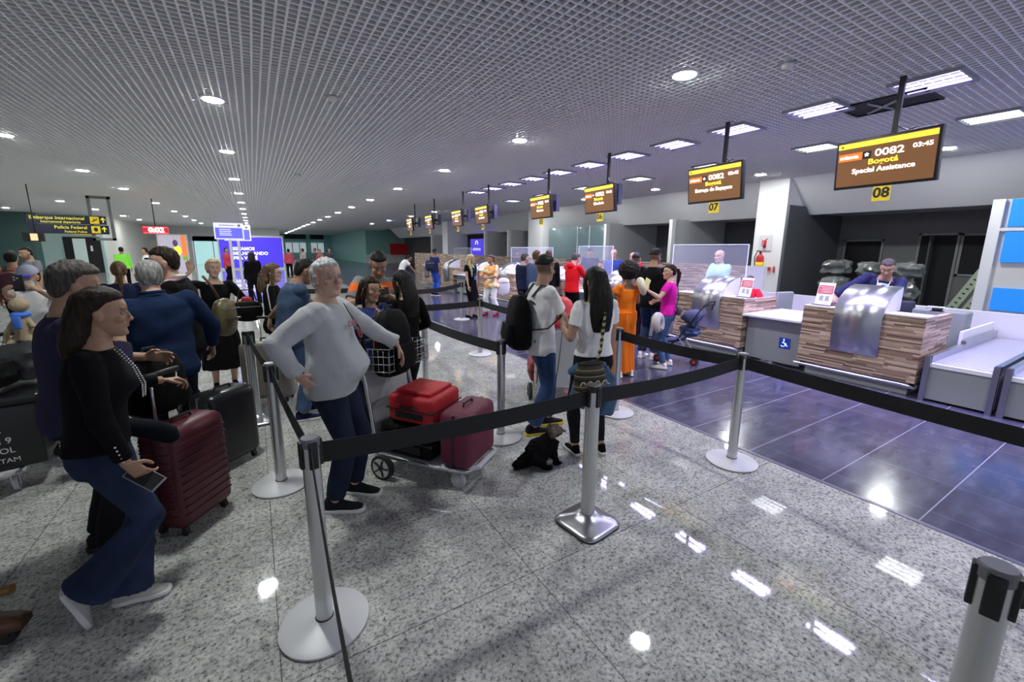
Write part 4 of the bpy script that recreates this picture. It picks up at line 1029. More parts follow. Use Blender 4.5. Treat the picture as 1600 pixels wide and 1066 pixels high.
# --- dark-haired woman in black, left foreground
L, F = (-.655, 2.62), 8
p = Person('woman in black top and flared jeans holding a phone and suitcase handle, left foreground', L, F, 1.63, 'f', 'tan', lean=11, side=0, twist=-6, head=(2, 4, 0), vox=.0085, bust=.02, bulk=1.05,
           footL=(.03, -.02), footR=(.09, -.15), liftR=.10, toeR=74, kneeR=(.05, 1, 0), fdirL=-12, fdirR=10, hips=(.02, -.06),
           handR=wl(L, F, (-.58, 2.40, .82)), elbR=(.4, -1, 0), palmR=wd(F, (-.3, 1, .4)), hdR=wd(F, (.55, -.1, -.6)), curlR=.75,
           handL=wl(L, F, HANDLE + Vector((-.075, -.04, .02))), elbL=(-.3, -.5, -.6), palmL=wd(F, (0, -.2, -1)), hdL=wd(F, (.9, .3, -.1)), curlL=.75)
p.body(brow=(.03, .02, .015), lips=(.32, .09, .08))
hair('long', p.H, p.hs * 1.02, p.t, HDB, p.vox, 3, .22, 1.05, False)
q = p.shirt(BLK, 1.9, .0, .50, .014, 'cardigan', .004, cuff=.004)
p.trousers(denim((.020, .032, .075), .6), .006, .072, 0, .08, 1.98, 'flared_jeans', thin=1.05)
p.shoes(cloth('cream_canvas', (.52, .50, .46)), 'sole_white')
def strung(p, pts, r, n, name, m, parent):
    mb = MB()
    for i in range(n):
        t = i / (n - 1) * (len(pts) - 1); k = min(int(t), len(pts) - 2); mb.ball(pts[k].lerp(pts[k + 1], t - k), r, 8, 5)
    return mb.build(name, m, parent, True)
fr = lambda x, y, z: p.spine(z) + p.top @ Vector((x, y, 0))
pearl = mat('pearl_trim', (.7, .7, .68), .25)
strung(p, [fr(.035, .085, .50), fr(.05, .15, .42), fr(.045, .185, .34), fr(.03, .185, .27)], .0042, 24, 'pearl_trim', pearl, q)
strung(p, [fr(.055, .07, .505), fr(.075, .14, .43), fr(.07, .178, .34), fr(.055, .180, .27)], .0035, 24, 'pearl_trim', pearl, q)
a, e, w = p.limb[1]; dd = (w - e).normalized(); ow = wd(F, (.2, -1, 0))
strung(p, [e.lerp(w, .55) + Vector(ow) * .036, e.lerp(w, .88) + Vector(ow) * .031], .005, 5, 'cuff_buttons', pearl, q)
P1 = p
hw = p.world(p.wrR); hd = Vector((.55, -.1, -.6)).normalized()
t = thing('smartphone', 'grey smartphone held by the woman in flared jeans', 'phone', hw + hd * .085 + Vector((0, .0, -.012))); mx = Matrix.Rotation(R(-35), 4, 'Z') @ Matrix.Rotation(R(28), 4, 'Y') @ Matrix.Rotation(R(35), 4, 'X')
MB().box(-.078, .078, -.038, .038, -.004, .004, bev=.003, mx=mx).build('case', mat('phone_case', (.24, .22, .26), .35), t, True); MB().box(-.07, .07, -.034, .034, .0041, .0047, mx=mx).build('screen_glass', 'black', t)

# --- big man in purple-navy tee behind her
L, F = (-.87, 3.12), 22
p = Person('grey-haired man in dark purple shirt behind the woman in black, hand at chin', L, F, 1.72, 'm', 'tan', lean=6, head=(0, 14, 0), belly=.05, bulk=1.12, vox=.0085, hips=(0, -.05),
           handR=wl(L, F, (-.67, 3.04, 1.36)), elbR=(.5, .3, -.9), palmR=wd(F, (-.3, .3, .2)), hdR=wd(F, (-.15, .05, 1)), curlR=.9, handL=(-.1, .3, 1.12), elbL=(-.5, -.1, -.8))
p.body(brow=(.05, .045, .04), beard=.15)
hair('short', p.H, p.hs * 1.06, p.t, HGD, p.vox, 5)
sh = p.shirt(cloth('purple_navy_cotton', (.030, .026, .060)), 1.55, -.10, .515, .016, 'shirt')
p.trousers(cloth('black_trousers', (.012, .012, .014)), .014)
p.shoes(cloth('black_leather', (.015, .015, .016), .4), 'sole_black', 'loafer')
a, e, w = p.limb[1]; mb = MB(); d = (w - e).normalized(); c = e.lerp(w, .93)
mb.tube([c - d * .012, c + d * .012], .033, n=20); wt = mb.build('watch', 'chrome', p.t, True)
mb = MB(); nn = Vector(wd(F, (.3, -.9, .1))).normalized(); mb.tube([c + nn * .026, c + nn * .042], .02, n=18); mb.build('watch_case', 'chrome', wt, True)

# --- man in blue jacket, seen from behind
L, F = (-.66, 4.1), 102
p = Person('balding grey-haired man in a navy blue shirt seen from behind', L, F, 1.71, 'm', 'light', lean=5, side=-4, head=(8, 4, 0), bulk=1.22, vox=.0095, shoulder=1.12, handL=(-.34, .25, .95), handR=(.34, .22, .95), elbL=(-1, -.3, 0), elbR=(1, -.3, 0))
p.body(); hair('balding', p.H, p.hs * 1.03, p.t, HG, p.vox, 6)
p.shirt(cloth('navy_shirt', (.009, .020, .058)), 1.9, -.12, .535, .018, 'shirt', .008, cuff=.006); p.trousers(cloth('dark_trousers', (.01, .012, .02)), .014); p.shoes(BLK, 'sole_black', 'loafer')
mb = MB(); c = p.spine(.525); k = p.k
for zz, rr in ((0, .075), (.022, .071)): mb.tube([c + p.top @ Vector((rr * math.cos(a), rr * .95 * math.sin(a) + .0, zz)) for a in [2 * PI * q / 20 for q in range(21)]], .013, n=8)
mb.build('collar', cloth('navy_shirt', (.009, .020, .058)), p.t, True)

# --- man in black with patterned scarf, looking left
L, F = (-.58, 4.72), 172
p = Person('dark-haired man in black with a pink and green patterned scarf, looking left', L, F, 1.80, 'm', 'light', lean=9, head=(10, 8, -4), bulk=1.12, vox=.0095, handL=(-.15, .3, 1.0), handR=(.25, .25, .95))
p.body(brow=(.03, .02, .015)); hair('short', p.H, p.hs * 1.02, p.t, HDB, p.vox, 8)
sh = p.shirt(BLK, 1.95, -.12, .525, .018, 'sweater', .008); p.trousers(cloth('black_trousers', (.012, .012, .014)), .014); p.shoes(BLK, 'sole_black')
sc = bands('patterned_scarf', 2, [(0, (.55, .50, .45)), (.2, (.5, .12, .2)), (.4, (.04, .25, .17)), (.55, (.6, .55, .5)), (.75, (.45, .08, .15)), (.9, (.06, .2, .15))], .075)
mb = MB(); H0 = p.spine(.535); k = p.k
mb.tube([H0 + p.top @ Vector((.105 * math.cos(a), .01 + .085 * math.sin(a), -.02 - .03 * math.sin(a))) for a in [2 * PI * q / 16 for q in range(17)]], .026, n=12)
mb.tube([H0 + p.top @ Vector((x, .105 + y, z)) for x, y, z in ((-.04, 0, -.04), (-.05, .03, -.14), (-.05, .03, -.26), (-.055, .035, -.38))], .03, n=10, flat=(1.1, .4)); mb.build('scarf', sc, p.t, True)

# --- blonde woman
L, F = (-.45, 6.35), 280
p = Person('short-haired blonde woman in a black dress, one hand raised', L, F, 1.66, 'f', 'light', vox=.011, head=(6, -2, -5), bust=.01, handR=wl(L, F, (-.66, 6.2, 1.50)), elbR=(1, .0, -.8), palmR=(0, 1, .2), hdR=(0, .1, 1), curlR=.2, handL=wl(L, F, (-.22, 6.1, 1.12)), elbL=(-.8, -.2, -.8))
p.body(brow=(.2, .13, .08), lips=(.5, .12, .12)); hair('pixie', p.H, p.hs, p.t, HBL, p.vox, 9)
p.shirt(BLK, 1.4, -.05, .47, .012, 'dress_top'); p.skirt(BLK, -.62, .012, .35, .1, 'dress_skirt'); p.shoes(BLK, 'sole_black', 'loafer')
o = lump('flower_purse', p.world((-.28, .30, 1.13)), (.06, .05, .06), mat('red_petals', (.55, .03, .06), .6), 'small red flower-like purse in the blonde woman hand', 'purse', seed=4, nz=.5)

# --- ponytailed woman in navy further back
L, F = (-1.42, 6.85), 100
p = Person('woman with brown ponytail in navy top, behind the purple shirt man', L, F, 1.62, 'f', 'tan', vox=.013)
p.body(); hair('pony', p.H, p.hs, p.t, HBR, p.vox, 10, .3); p.shirt(NAVY, .6); p.trousers(NAVY); p.shoes(BLK)

# --- person with cap and mask photographing
L, F = (-2.0, 6.35), 262
hL = (-1.84, 5.9, 1.36); hR = (-2.06, 5.88, 1.34)
p = Person('person in white tee, blue-brimmed cap and surgical mask taking a photo', L, F, 1.6, 'f', 'tan', lean=4, vox=.011, head=(0, 12, 0), handL=wl(L, F, hL), handR=wl(L, F, hR), elbL=(-.7, 0, -.8), elbR=(.7, 0, -.8), palmL=(1, .2, 0), palmR=(-1, .2, 0), hdL=(.3, .5, .6), hdR=(-.3, .5, .6), curlL=.7, curlR=.7)
p.body(); hair('bob' if 0 else 'short', p.H, p.hs, p.t, HB, p.vox, 11)
p.shirt(WHT, .7); p.trousers(denim((.05, .08, .16))); p.shoes(WHT)
T = lambda v: p.H @ (Vector(v) * p.hs)
mb = MB(); mb.loft([[T(q) for q in ring(w, f, b, z, 24)] for z, w, f, b in ((.004, .03, .09, .05), (.02, .052, .101, .03), (.05, .060, .106, .03), (.08, .062, .108, .035), (.10, .055, .112, .05))]); mb.build('surgical_mask', mat('mask_teal', (.30, .60, .58), .7), p.t, True)
mb = MB(); mb.loft([[T(q) for q in ring(w, f, b, z, 24)] for z, w, f, b in ((.165, .088, .10, -.118), (.19, .087, .10, -.116), (.22, .075, .082, -.10), (.25, .05, .05, -.07), (.265, .02, .01, -.03))]); cp = mb.build('cap', mat('cap_grey_cloth', (.3, .32, .4), .8), p.t, True)
mb = MB(); mb.loft([[T((x * .075, .085 + y, .172 - .25 * abs(x) * .06)) for x, y in ((-1, 0), (-.8, .05), (-.4, .085), (0, .095), (.4, .085), (.8, .05), (1, 0))], [T((x * .075, .085 + y, .182 - .25 * abs(x) * .06)) for x, y in ((-1, 0), (-.8, .05), (-.4, .085), (0, .095), (.4, .085), (.8, .05), (1, 0))]]); mb.build('brim', mat('cap_blue', (.03, .03, .7), .6), cp)
t = thing('smartphone', 'dark smartphone held up by the masked person', 'phone', (-1.93, 5.80, 1.44), R(-8)); MB().box(-.04, .04, -.005, .005, -.078, .078, bev=.004).build('case', 'black', t, True); mb = MB(); [mb.ball((x, -.006, z), .009) for x, z in ((-.022, .055), (-.022, .03), (.0, .045))]; mb.build('camera_lenses', 'grayp', t)

# --- woman with glasses and black jacket
L, F = (.16, 5.98), -12
p = Person('long-haired woman with glasses and white-striped black jacket beside the leaning man', L, F, 1.60, 'f', 'light', vox=.0105, head=(0, 0, 0), handR=(.2, .22, .95), handL=(-.15, .25, .95))
p.body(lips=(.4, .13, .12)); hair('curly', p.H, p.hs * 1.04, p.t, hair_mat((.13, .085, .05)), p.vox, 12, .26); p.glasses('black')
sh = p.shirt(BLK, 1.95, -.12, .51, .02, 'jacket'); p.trousers(denim((.04, .07, .14))); p.shoes(WHT)
a, e, w = p.limb[1]; mb = MB(); ou = Vector((1, -.1, .1)).normalized(); mb.tube([a + Vector((.02, 0, .065)), a + ou * .072, a.lerp(e, .5) + ou * .064, e + ou * .058, e.lerp(w, .5) + ou * .052, w + ou * .042], .006, n=6); mb.build('white_stripe', 'label', sh)

# --- man in blue tee leaning over to the taupe suitcase
L, F = (.33, 4.80), 6
p = Person('dark-haired man in blue-grey tee bending his head, hand on the taupe suitcase handle', L, F, 1.72, 'm', 'brown', lean=20, twist=4, head=(-6, 26, 0), bulk=1.18, belly=.03, vox=.0095, hips=(0, -.08), footL=(-.1, .14), footR=(.12, -.02), fdirR=-8,
           handR=wl(L, F, (.02, 5.05, 1.0)), elbR=(.6, -1, .1), palmR=wd(F, (.2, 0, -1)), hdR=wd(F, (-.2, .2, -.9)), curlR=.7, handL=(-.18, .42, 1.0), elbL=(-.3,-.5,-.8))
p.body(brow=(.02, .015, .012), beard=.25); hair('short', p.H, p.hs * .99, p.t, HB, p.vox, 13)
p.shirt(cloth('bluegrey_cotton', (.055, .085, .15)), .72, -.10, .515, .018, 'tee_shirt', .008); p.trousers(denim((.06, .11, .21)), .016); p.shoes(NAVY, 'sole_white'); p.glasses('black')
mb = MB(); T = lambda v: p.H @ (Vector(v) * p.hs)

# --- white-haired man in light sweatshirt (centre)
L, F = (.375, 2.95), -28
hipR = wl(L, F, (.165, 2.79, 1.02)); hb = wl(L, F, (.90, 3.10, 1.06))
p = Person('white-haired man in pale grey sweatshirt and dark jeans, hand on hip, leaning on the trolley', L, F, 1.74, 'm', 'light', lean=0, twist=2, head=(-36, 0, 0), bulk=1.10, belly=.115, vox=.0075, hips=(0, .0), footR=(.10, .03), footL=(-.12, .10), fdirR=4, fdirL=-8,
           handR=hipR, elbR=(1.0, -.9, -.1), palmR=(-1, .1, .2), hdR=(-.25, .55, -.75), curlR=.3, handL=hb, elbL=(-.9, -.25, -.7), palmL=(.2, -.5, -.8), hdL=wd(F, (.35, -.05, -.95)), curlL=.3)
p.body(brow=(.30, .26, .24), lips=(.42, .2, .17), nose=1.25, fat=.14, neckr=1.12); hair('short', p.H, p.hs * .985, p.t, HW, p.vox, 14)
sw = p.shirt(cloth('pale_grey_fleece', (.46, .47, .49)), 1.90, -.09, .515, .018, 'sweatshirt', .007, cuff=.008, soff=.022)
p.trousers(denim((.012, .018, .040), .7), .014, .0, .3); p.shoes(cloth('black_canvas', (.015, .016, .02)), 'sole_white', 'loafer')
fr = lambda x, y, z: p.spine(z) + p.top @ Vector((x, y, 0))
text(p.t, 'chest_print', 'Canoe', .055, mat('print_pink', (.42, .16, .2), .8), fr(.02, .172, .385), p.top @ Vector((-1, .12, 0)), p.top @ Vector((0, -.32, 1)), off=.001)
mb = MB(); c = fr(-.005, .203, .31); mb.tube([c + p.top @ Vector((.032 * math.cos(a), -.3 * .03 * math.sin(a), .03 * math.sin(a))) for a in [2 * PI * q / 16 for q in range(17)]], .005, n=6); mb.tube([c + Vector((-.02, 0, 0)), c + Vector((.02, 0, 0))], .004, n=6); mb.build('round_badge', mat('print_red', (.4, .05, .08), .8), sw)
mb = MB(); A = [fr(-.075, .09, .50), fr(-.05, .135, .43), fr(-.035, .168, .385), fr(-.03, .185, .36)]; mb.tube(A, .0035, n=6); mb.tube([A[-1] + Vector((.02, .006, .0)), A[-1] + Vector((-.02, .008, -.03)), A[-1] + Vector((-.01, .012, -.06))], .006, n=6); mb.build('hanging_glasses', 'black', p.t)
WHM = p

# --- woman with glasses and blue jacket
L, F = (.82, 3.74), 285
p = Person('small dark-haired woman with glasses and blue jacket beside the black backpack', L, F, 1.56, 'f', 'tan', vox=.0085, head=(12, 2, -6), bulk=1.08, handL=wl(L, F, (.80, 3.34, 1.22)), elbL=(-.7, -.1, -.9), palmL=(1, .2, -.3), hdL=wd(F, (.2, -.1, .6)), curlL=.8, handR=(.2, .12, .8))
p.body(brow=(.04, .03, .02), lips=(.42, .09, .09), fat=.06); hair('bob', p.H, p.hs * 1.03, p.t, HDB, p.vox, 15, .16); p.glasses(mat('gold_frame', (.5, .38, .2), .3, metal=1))
p.shirt(cloth('blue_jacket', (.028, .05, .18)), 1.85, -.14, .505, .02, 'jacket', .007); p.trousers(denim((.016, .022, .045))); p.shoes(NAVY)

# --- man in grey and orange jersey
L, F = (1.09, 4.48), 262
p = Person('young man in grey and orange banded jersey looking down at his phone', L, F, 1.80, 'm', 'tan', vox=.0085, lean=5, head=(0, 34, 0), handL=wl(L, F, (1.11, 4.18, 1.33)), handR=wl(L, F, (.92, 4.16, 1.33)), elbL=(-.8, 0, -.8), elbR=(.8, 0, -.8), palmL=(.6, -.3, .6), palmR=(-.6, -.3, .6), hdL=(.5, .7, .3), hdR=(-.5, .7, .3), curlL=.7, curlR=.7)
p.body(scalp=True, brow=(.02, .015, .01), beard=.55, beardcol=(.05, .035, .028), brow_w=1.3); hair('fade', p.H, p.hs, p.t, HB, p.vox, 16)
jer = bands('orange_banded_jersey', 2, [(0, (.22, .2, .2)), (1.02, (.85, .16, .02)), (1.10, (.20, .19, .19)), (1.24, (.02, .02, .02)), (1.30, (.22, .2, .2)), (1.37, (.9, .17, .02)), (1.445, (.27, .25, .25))])
p.shirt(jer, .75, -.1, .515, .016, 'jersey'); p.trousers(denim((.09, .16, .32))); p.shoes(cloth('blue_sneaker', (.03, .06, .3)))
t = thing('smartphone', 'phone held low by the man in the orange banded jersey', 'phone', (1.02, 4.10, 1.39), R(-5)); MB().box(-.075, .075, -.006, .006, -.038, .038, bev=.003, mx=Matrix.Rotation(R(-40), 4, 'X')).build('case', 'black', t, True)

# --- woman with long black hair, from behind at the trolley
L, F = (1.18, 3.88), 110
p = Person('woman with long black hair in dark clothes seen from behind at the trolley', L, F, 1.60, 'f', 'tan', vox=.0085, head=(14, 6, 0), handR=(.2, .2, .95), handL=(-.2, .2, .95))
p.body(); hair('long', p.H, p.hs * 1.03, p.t, HB, p.vox, 17, .36, 1.08); p.shirt(BLK, 1.9, -.1, .51, .016, 'top'); p.trousers(cloth('black_leggings', (.01, .01, .012)), .008, 0, 1); p.shoes(BLK)

# --- youth in white tee with black backpack
L, F = (2.30, 3.24), -12
p = Person('young man in white tee and jeans with black backpack, seen from behind', L, F, 1.75, 'm', 'tan', vox=.0085, head=(32, 3, 0), bulk=1.04, lean=2, footL=(-.1, .16), footR=(.08, -.06),
           handR=wl(L, F, (2.62, 3.16, 1.0)), elbR=(.2, -.8, -.7), palmR=(-1, 0, -.3), curlR=.5, handL=wl(L, F, (2.86, 3.6, 1.1)), elbL=(-.3, -.4, -1), palmL=(0, .2, -1), curlL=.6)
p.body(scalp=True, brow=(.02, .015, .012)); hair('fade', p.H, p.hs, p.t, HB, p.vox, 18); p.shirt(WHT, .78, -.12, .515, .02, 'tee_shirt', .009, cuff=.012); p.trousers(denim((.035, .07, .17), .6), .018, 0, .2); p.shoes(cloth('black_canvas', (.015, .016, .02)), mat('yellow_sole', (.7, .5, .02), .5))
YOUTH = p
# --- woman in white tee with long black hair
L, F = (2.42, 2.62), 78
p = Person('woman in white tee and black leggings with long black hair seen from behind', L, F, 1.66, 'f', 'tan', vox=.0085, head=(0, 2, 0), bulk=1.08, footL=(-.13, .05), footR=(.1, .0), handL=wl(L, F, (2.27, 2.86, 1.12)), elbL=(-.35, -.5, -1), palmL=(.5, 0, .5), hdL=(.4, .6, .3), handR=wl(L, F, (2.72, 2.72, .86)), elbR=(1, -.4, -.2))
p.body(); hair('long', p.H, p.hs * 1.05, p.t, HB, p.vox, 19, .44, 1.12); p.shirt(WHT, .62, .03, .50, .014, 'tee_shirt', .004, cuff=.008, flare=.0); p.trousers(cloth('black_leggings', (.01, .01, .012)), .007, 0, 1, .05); p.shoes(BLK, 'sole_white')
LWT = p
# --- orange dress
L, F = (4.42, 4.15), 84
p = Person('afro-haired woman in a long orange dress seen from behind', L, F, 1.60, 'f', 'brown', vox=.0095, handL=(-.15, .3, 1.0), handR=(.18, .28, 1.0))
p.body(); hair('afro', p.H, p.hs * 1.06, p.t, HB, p.vox, 20)
ORD = cloth('orange_dress', (.85, .19, .015)); p.shirt(ORD, .35, .06, .44, .012, 'bodice', .004, cuff=.02, flare=0); p.skirt(ORD, -.86, .022, .22, .1, 'dress_skirt', .016); p.shoes(WHT, 'sole_white')
OD = p
# --- black polo man
L, F = (5.55, 4.68), 18
p = Person('tall man in black polo and sunglasses behind the magenta shirt woman', L, F, 1.82, 'm', 'tan', vox=.011, head=(-10, 0, 0), bulk=1.12, handL=(-.2, .3, 1.1), handR=(.2, .25, 1.0))
p.body(scalp=True, beard=.6, brow=(.02, .015, .01)); hair('fade', p.H, p.hs, p.t, HB, p.vox, 21); p.glasses('black', .023, 'black'); p.shirt(BLK, .7, -.1, .525, .018, 'polo_shirt'); p.trousers(denim((.02, .035, .09))); p.shoes(WHT)
# --- magenta tee woman
L, F = (5.33, 4.17), 122
p = Person('woman with ponytail in a magenta tee and jeans looking left', L, F, 1.60, 'f', 'light', vox=.0095, head=(28, 0, 0), bulk=1.05, footL=(-.14, .03), footR=(.13, -.02), handL=wl(L, F, (5.0, 4.3, 1.2)), elbL=(-.8, -.3, -.8), palmL=(1, .2, 0), hdL=(.2, .5, .6), curlL=.6, handR=(.2, .2, 1.0))
p.body(lips=(.5, .12, .14)); hair('pony', p.H, p.hs, p.t, HDB, p.vox, 22, .26); p.shirt(cloth('magenta_cotton', (.68, .015, .36)), .6, -.03, .505, .012, 'tee_shirt'); p.trousers(denim((.07, .13, .27)), .010, 0, .7, .02); p.shoes(WHT)
MG = p
t = thing('paper_folder', 'pale yellow papers in the hand of the woman in magenta', 'papers', p.world(p.wrL) + Vector((-.03, .0, .10))); MB().box(-.055, .055, -.004, .004, -.08, .08, mx=Matrix.Rotation(R(25), 4, 'Y')).build('sheets', mat('pale_yellow_paper', (.75, .78, .3), .6), t)
# --- bald man in pale blue shirt
L, F = (8.15, 5.2), 168
p = Person('bald man in pale blue shirt standing behind the counters', L, F, 1.82, 'm', 'light', vox=.012, head=(6, 6, 0), bulk=1.1, handL=(-.22, .15, .9), handR=(.2, .2, .95))
p.body(brow=(.1, .08, .06)); p.shirt(cloth('pale_blue_shirt', (.38, .66, .78)), 1.9, -.06, .53, .018, 'shirt'); p.trousers(denim((.05, .14, .33))); p.shoes(BLK, 'sole_black')
# --- agent in navy suit leaning at desk 08
L, F = (7.95, 2.5), 196
p = Person('airline agent in navy suit leaning over desk 08', L, F, 1.76, 'm', 'tan', vox=.0095, lean=26, side=-8, head=(0, 30, 0), hips=(0, -.1), handR=wl(L, F, (7.45, 2.98, 1.06)), elbR=(1, -.2, .2), palmR=(0, 0, -1), hdR=(0, .9, -.3), handL=wl(L, F, (7.42, 2.2, 1.06)), elbL=(-1, -.2, .2), palmL=(0, 0, -1), hdL=(0, .9, -.3))
p.body(brow=(.03, .025, .02), beard=.15); hair('short', p.H, p.hs, p.t, HGD, p.vox, 23)
SUIT = cloth('navy_suit', (.018, .02, .065), .7); jk = p.shirt(SUIT, 1.9, -.12, .48, .024, 'jacket', .006); p.trousers(SUIT)
fr = lambda x, y, z: p.spine(z) + p.top @ Vector((x, y, 0))
mb = MB(); mb.loft([[fr(x, y, z) for x, y, z in ((-.06, .125, .47), (0, .13, .475), (.06, .125, .47))], [fr(x, y, z) for x, y, z in ((-.045, .165, .36), (0, .17, .36), (.045, .165, .36))], [fr(x, y, z) for x, y, z in ((-.006, .172, .18), (0, .174, .18), (.006, .172, .18))]], cap=False, closed=False); s_ = mb.build('shirt_front', cloth('sky_shirt', (.4, .55, .85)), p.t); s_.modifiers.new('t', 'SOLIDIFY').thickness = .008
mb = MB(); mb.tube([fr(0, .145, .46), fr(0, .172, .40), fr(0, .182, .32), fr(0, .184, .20)], [.012, .016, .022, .024], n=8, flat=(1, .3)); mb.build('tie', cloth('blue_tie', (.06, .10, .5)), s_, True)
mb = MB(); [mb.tube([fr(sx * .07, .10, .50), fr(sx * .055, .16, .40), fr(sx * .01, .19, .22)], .005, n=6) for sx in (-1, 1)]; mb.build('lanyard', 'label', p.t)
p.shoes(BLK, 'sole_black', 'loafer')
# --- seated woman in red
L, F = (8.35, 4.62), 170
p = Person('dark-haired person in red seated behind the counter beside the wheelchair desk', L, F, 1.62, 'f', 'tan', vox=.011, hipz=-.30, footL=(-.1, .42), footR=(.1, .42), lean=8, head=(20, 14, 0), handL=(-.25, .3, .80), handR=(.2, .35, .80))
p.body(); hair('bun', p.H, p.hs, p.t, hair_mat((.12, .1, .09)), p.vox, 24); p.shirt(cloth('red_jacket', (.75, .02, .05)), 1.9, -.1, .51, .02, 'jacket'); p.trousers(BLK); p.shoes(BLK)
# --- blonde airline woman
L, F = (4.75, 9.85), 292
p = Person('blonde airline woman in black dress with green scarf and blue lanyard', L, F, 1.66, 'f', 'light', vox=.012, head=(14, 0, 0), handR=(.24, .14, .82), handL=(-.25, .02, .86), bust=.01, footL=(-.07, .1), footR=(.09, 0))
p.body(lips=(.5, .1, .12)); hair('long', p.H, p.hs, p.t, hair_mat((.5, .4, .2)), p.vox, 25, .12); p.shirt(BLK, .5, -.05, .49, .012, 'dress_top'); p.skirt(BLK, -.55, .012, .06, .1, 'dress_skirt'); p.shoes(BLK, 'sole_black', 'loafer')
mb = MB(); c = p.spine(.50); mb.tube([c + p.top @ Vector((.07 * math.cos(a), .02 + .065 * math.sin(a), -.005 - .04 * math.sin(a))) for a in [2 * PI * q / 12 for q in range(13)]], .017, n=8); mb.build('neck_scarf', cloth('lime_scarf', (.45, .75, .05)), p.t, True)
mb = MB(); mb.tube([c + p.top @ Vector((.06, .09, -.04)), c + p.top @ Vector((.01, .15, -.26)), c + p.top @ Vector((-.04, .10, -.04))], .006, n=6); mb.box(c.x + -.03, c.x + .03, c.y + .15, c.y + .157, c.z - .36, c.z - .27); mb.build('lanyard', cloth('blue_lanyard', (.05, .2, .8)), p.t)
mb = MB(); mb.tube([p.H @ Vector((.07, -.02, .06)), c + p.top @ Vector((.12, .09, -.02)), c + p.top @ Vector((.12, .15, -.14)), c + p.top @ Vector((.11, .15, -.28))], [.03, .032, .028, .012], n=10); mb.build('side_tress', hair_mat((.5, .4, .2)), p.t, True)
# --- orange blouse woman
L, F = (5.45, 10.0), 205
p = Person('woman in orange and white blouse, white trousers and red shoes', L, F, 1.63, 'f', 'tan', vox=.012, head=(-18, 4, 0), bulk=1.05, handL=(-.1, .3, 1.03), handR=(.12, .32, 1.05), elbL=(-.8, -.2, -.8), elbR=(.8, -.2, -.8), footL=(-.16, 0), footR=(.14, .08))
p.body(); hair('short', p.H, p.hs * 1.05, p.t, hair_mat((.12, .04, .03)), p.vox, 26)
m = mat('orange_floral', (.8, .3, .05), .85); n, L_ = nodes(m); tc = n.new('ShaderNodeTexCoord'); vo = n.new('ShaderNodeTexNoise'); vo.inputs['Scale'].default_value = 9; L_.new(tc.outputs['Object'], vo.inputs['Vector']); r_ = ramp(n, [(0, (.85, .8, .6)), (.47, (.8, .75, .5)), (.5, (.85, .28, .04)), (.62, (.9, .4, .1))]); L_.new(vo.outputs[0], r_.inputs[0]); L_.new(r_.outputs[0], n['Principled BSDF'].inputs['Base Color'])
p.shirt(m, 1.1, -.12, .49, .03, 'blouse', .012, flare=.3); p.trousers(WHT, .022, .02); p.shoes(cloth('red_shoe', (.7, .03, .04)), 'sole_black', 'loafer')
OW = p
# --- far backpacker
L, F = (5.85, 15.25), 20
p = Person('far backpacker in navy tee and bright blue jeans at the last counters', L, F, 1.76, 'm', 'brown', vox=.015); p.body(scalp=True); hair('fade', p.H, p.hs, p.t, HB, p.vox, 27); p.shirt(cloth('navy_tee', (.02, .03, .10)), .6); p.trousers(denim((.04, .12, .55))); p.shoes(BLK)
L, F = (5.0, 16.2), 350
p = Person('person in white bending down left of the far backpacker', L, F, 1.65, 'f', 'brown', vox=.015, lean=50, head=(0, 30, 0), hips=(0, -.15), handL=(-.1, .5, .7), handR=(.1, .5, .7)); p.body(); hair('short', p.H, p.hs, p.t, HB, p.vox, 28); p.shirt(WHT, .6, off=.03); p.trousers(cloth('beige_trousers', (.35, .28, .2))); p.shoes(BLK)
# --- counter crowd
def simple(label, loc, face, h, sex, skin, hr, hm, top, bot, sleeve=1.9, seed=30, vox=.013, **kw):
    ex = {k: kw.pop(k) for k in ('beard', 'name_top') if k in kw}
    p = Person(label, loc, face, h, sex, skin, vox=vox, **kw); p.body(beard=ex.get('beard', 0), scalp=(hr == 'fade'))
    if hr: hair(hr, p.H, p.hs, p.t, hm, vox, seed, .22)
    p.shirt(top, sleeve, name=ex.get('name_top', 'shirt'), off=.018); p.trousers(bot); p.shoes(BLK, 'sole_black')
    return p
REDH = cloth('red_hoodie', (.75, .012, .02))
p = simple('man in bright red hoodie writing at the counter', (6.05, 7.35), 10, 1.74, 'm', 'light', 'short', HGD, REDH, BLK, head=(0, 30, 0), lean=6, handL=(-.15, .45, 1.1), handR=(.12, .42, 1.1), name_top='hoodie', seed=31)
mb = MB(); c = p.spine(.50); mb.ball(c + p.top @ Vector((0, -.10, .0)), (.10, .07, .07), 16, 10); mb.build('hood', REDH, p.t, True)
simple('tall dark-haired agent in dark shirt standing behind the counter', (8.45, 9.45), 215, 1.86, 'm', 'tan', 'short', HB, NAVY, BLK, head=(0, 28, 0), seed=32)
p = simple('seated agent with lime green scarf behind the counter', (8.4, 8.95), 215, 1.50, 'f', 'light', 'bun', HDB, cloth('violet_blouse', (.12, .10, .4)), BLK, head=(0, 20, 0), seed=33)
mb = MB(); c = p.spine(.50); mb.tube([c + Vector((.07 * math.cos(a), .03 + .06 * math.sin(a), -.03 * math.sin(a))) for a in [2 * PI * q / 12 for q in range(13)]], .02, n=8); mb.build('neck_scarf', cloth('lime_scarf', (.45, .75, .05)), p.t, True)
simple('bald man in blue suit behind the counter', (8.45, 8.5), 205, 1.82, 'm', 'light', None, None, cloth('blue_suit', (.04, .06, .25)), NAVY, head=(10, 8, 0), name_top='jacket', seed=34)
simple('bald man partly hidden behind the afro hair', (8.6, 7.95), 200, 1.74, 'm', 'light', None, None, cloth('red_jacket', (.75, .02, .05)), BLK, seed=35)
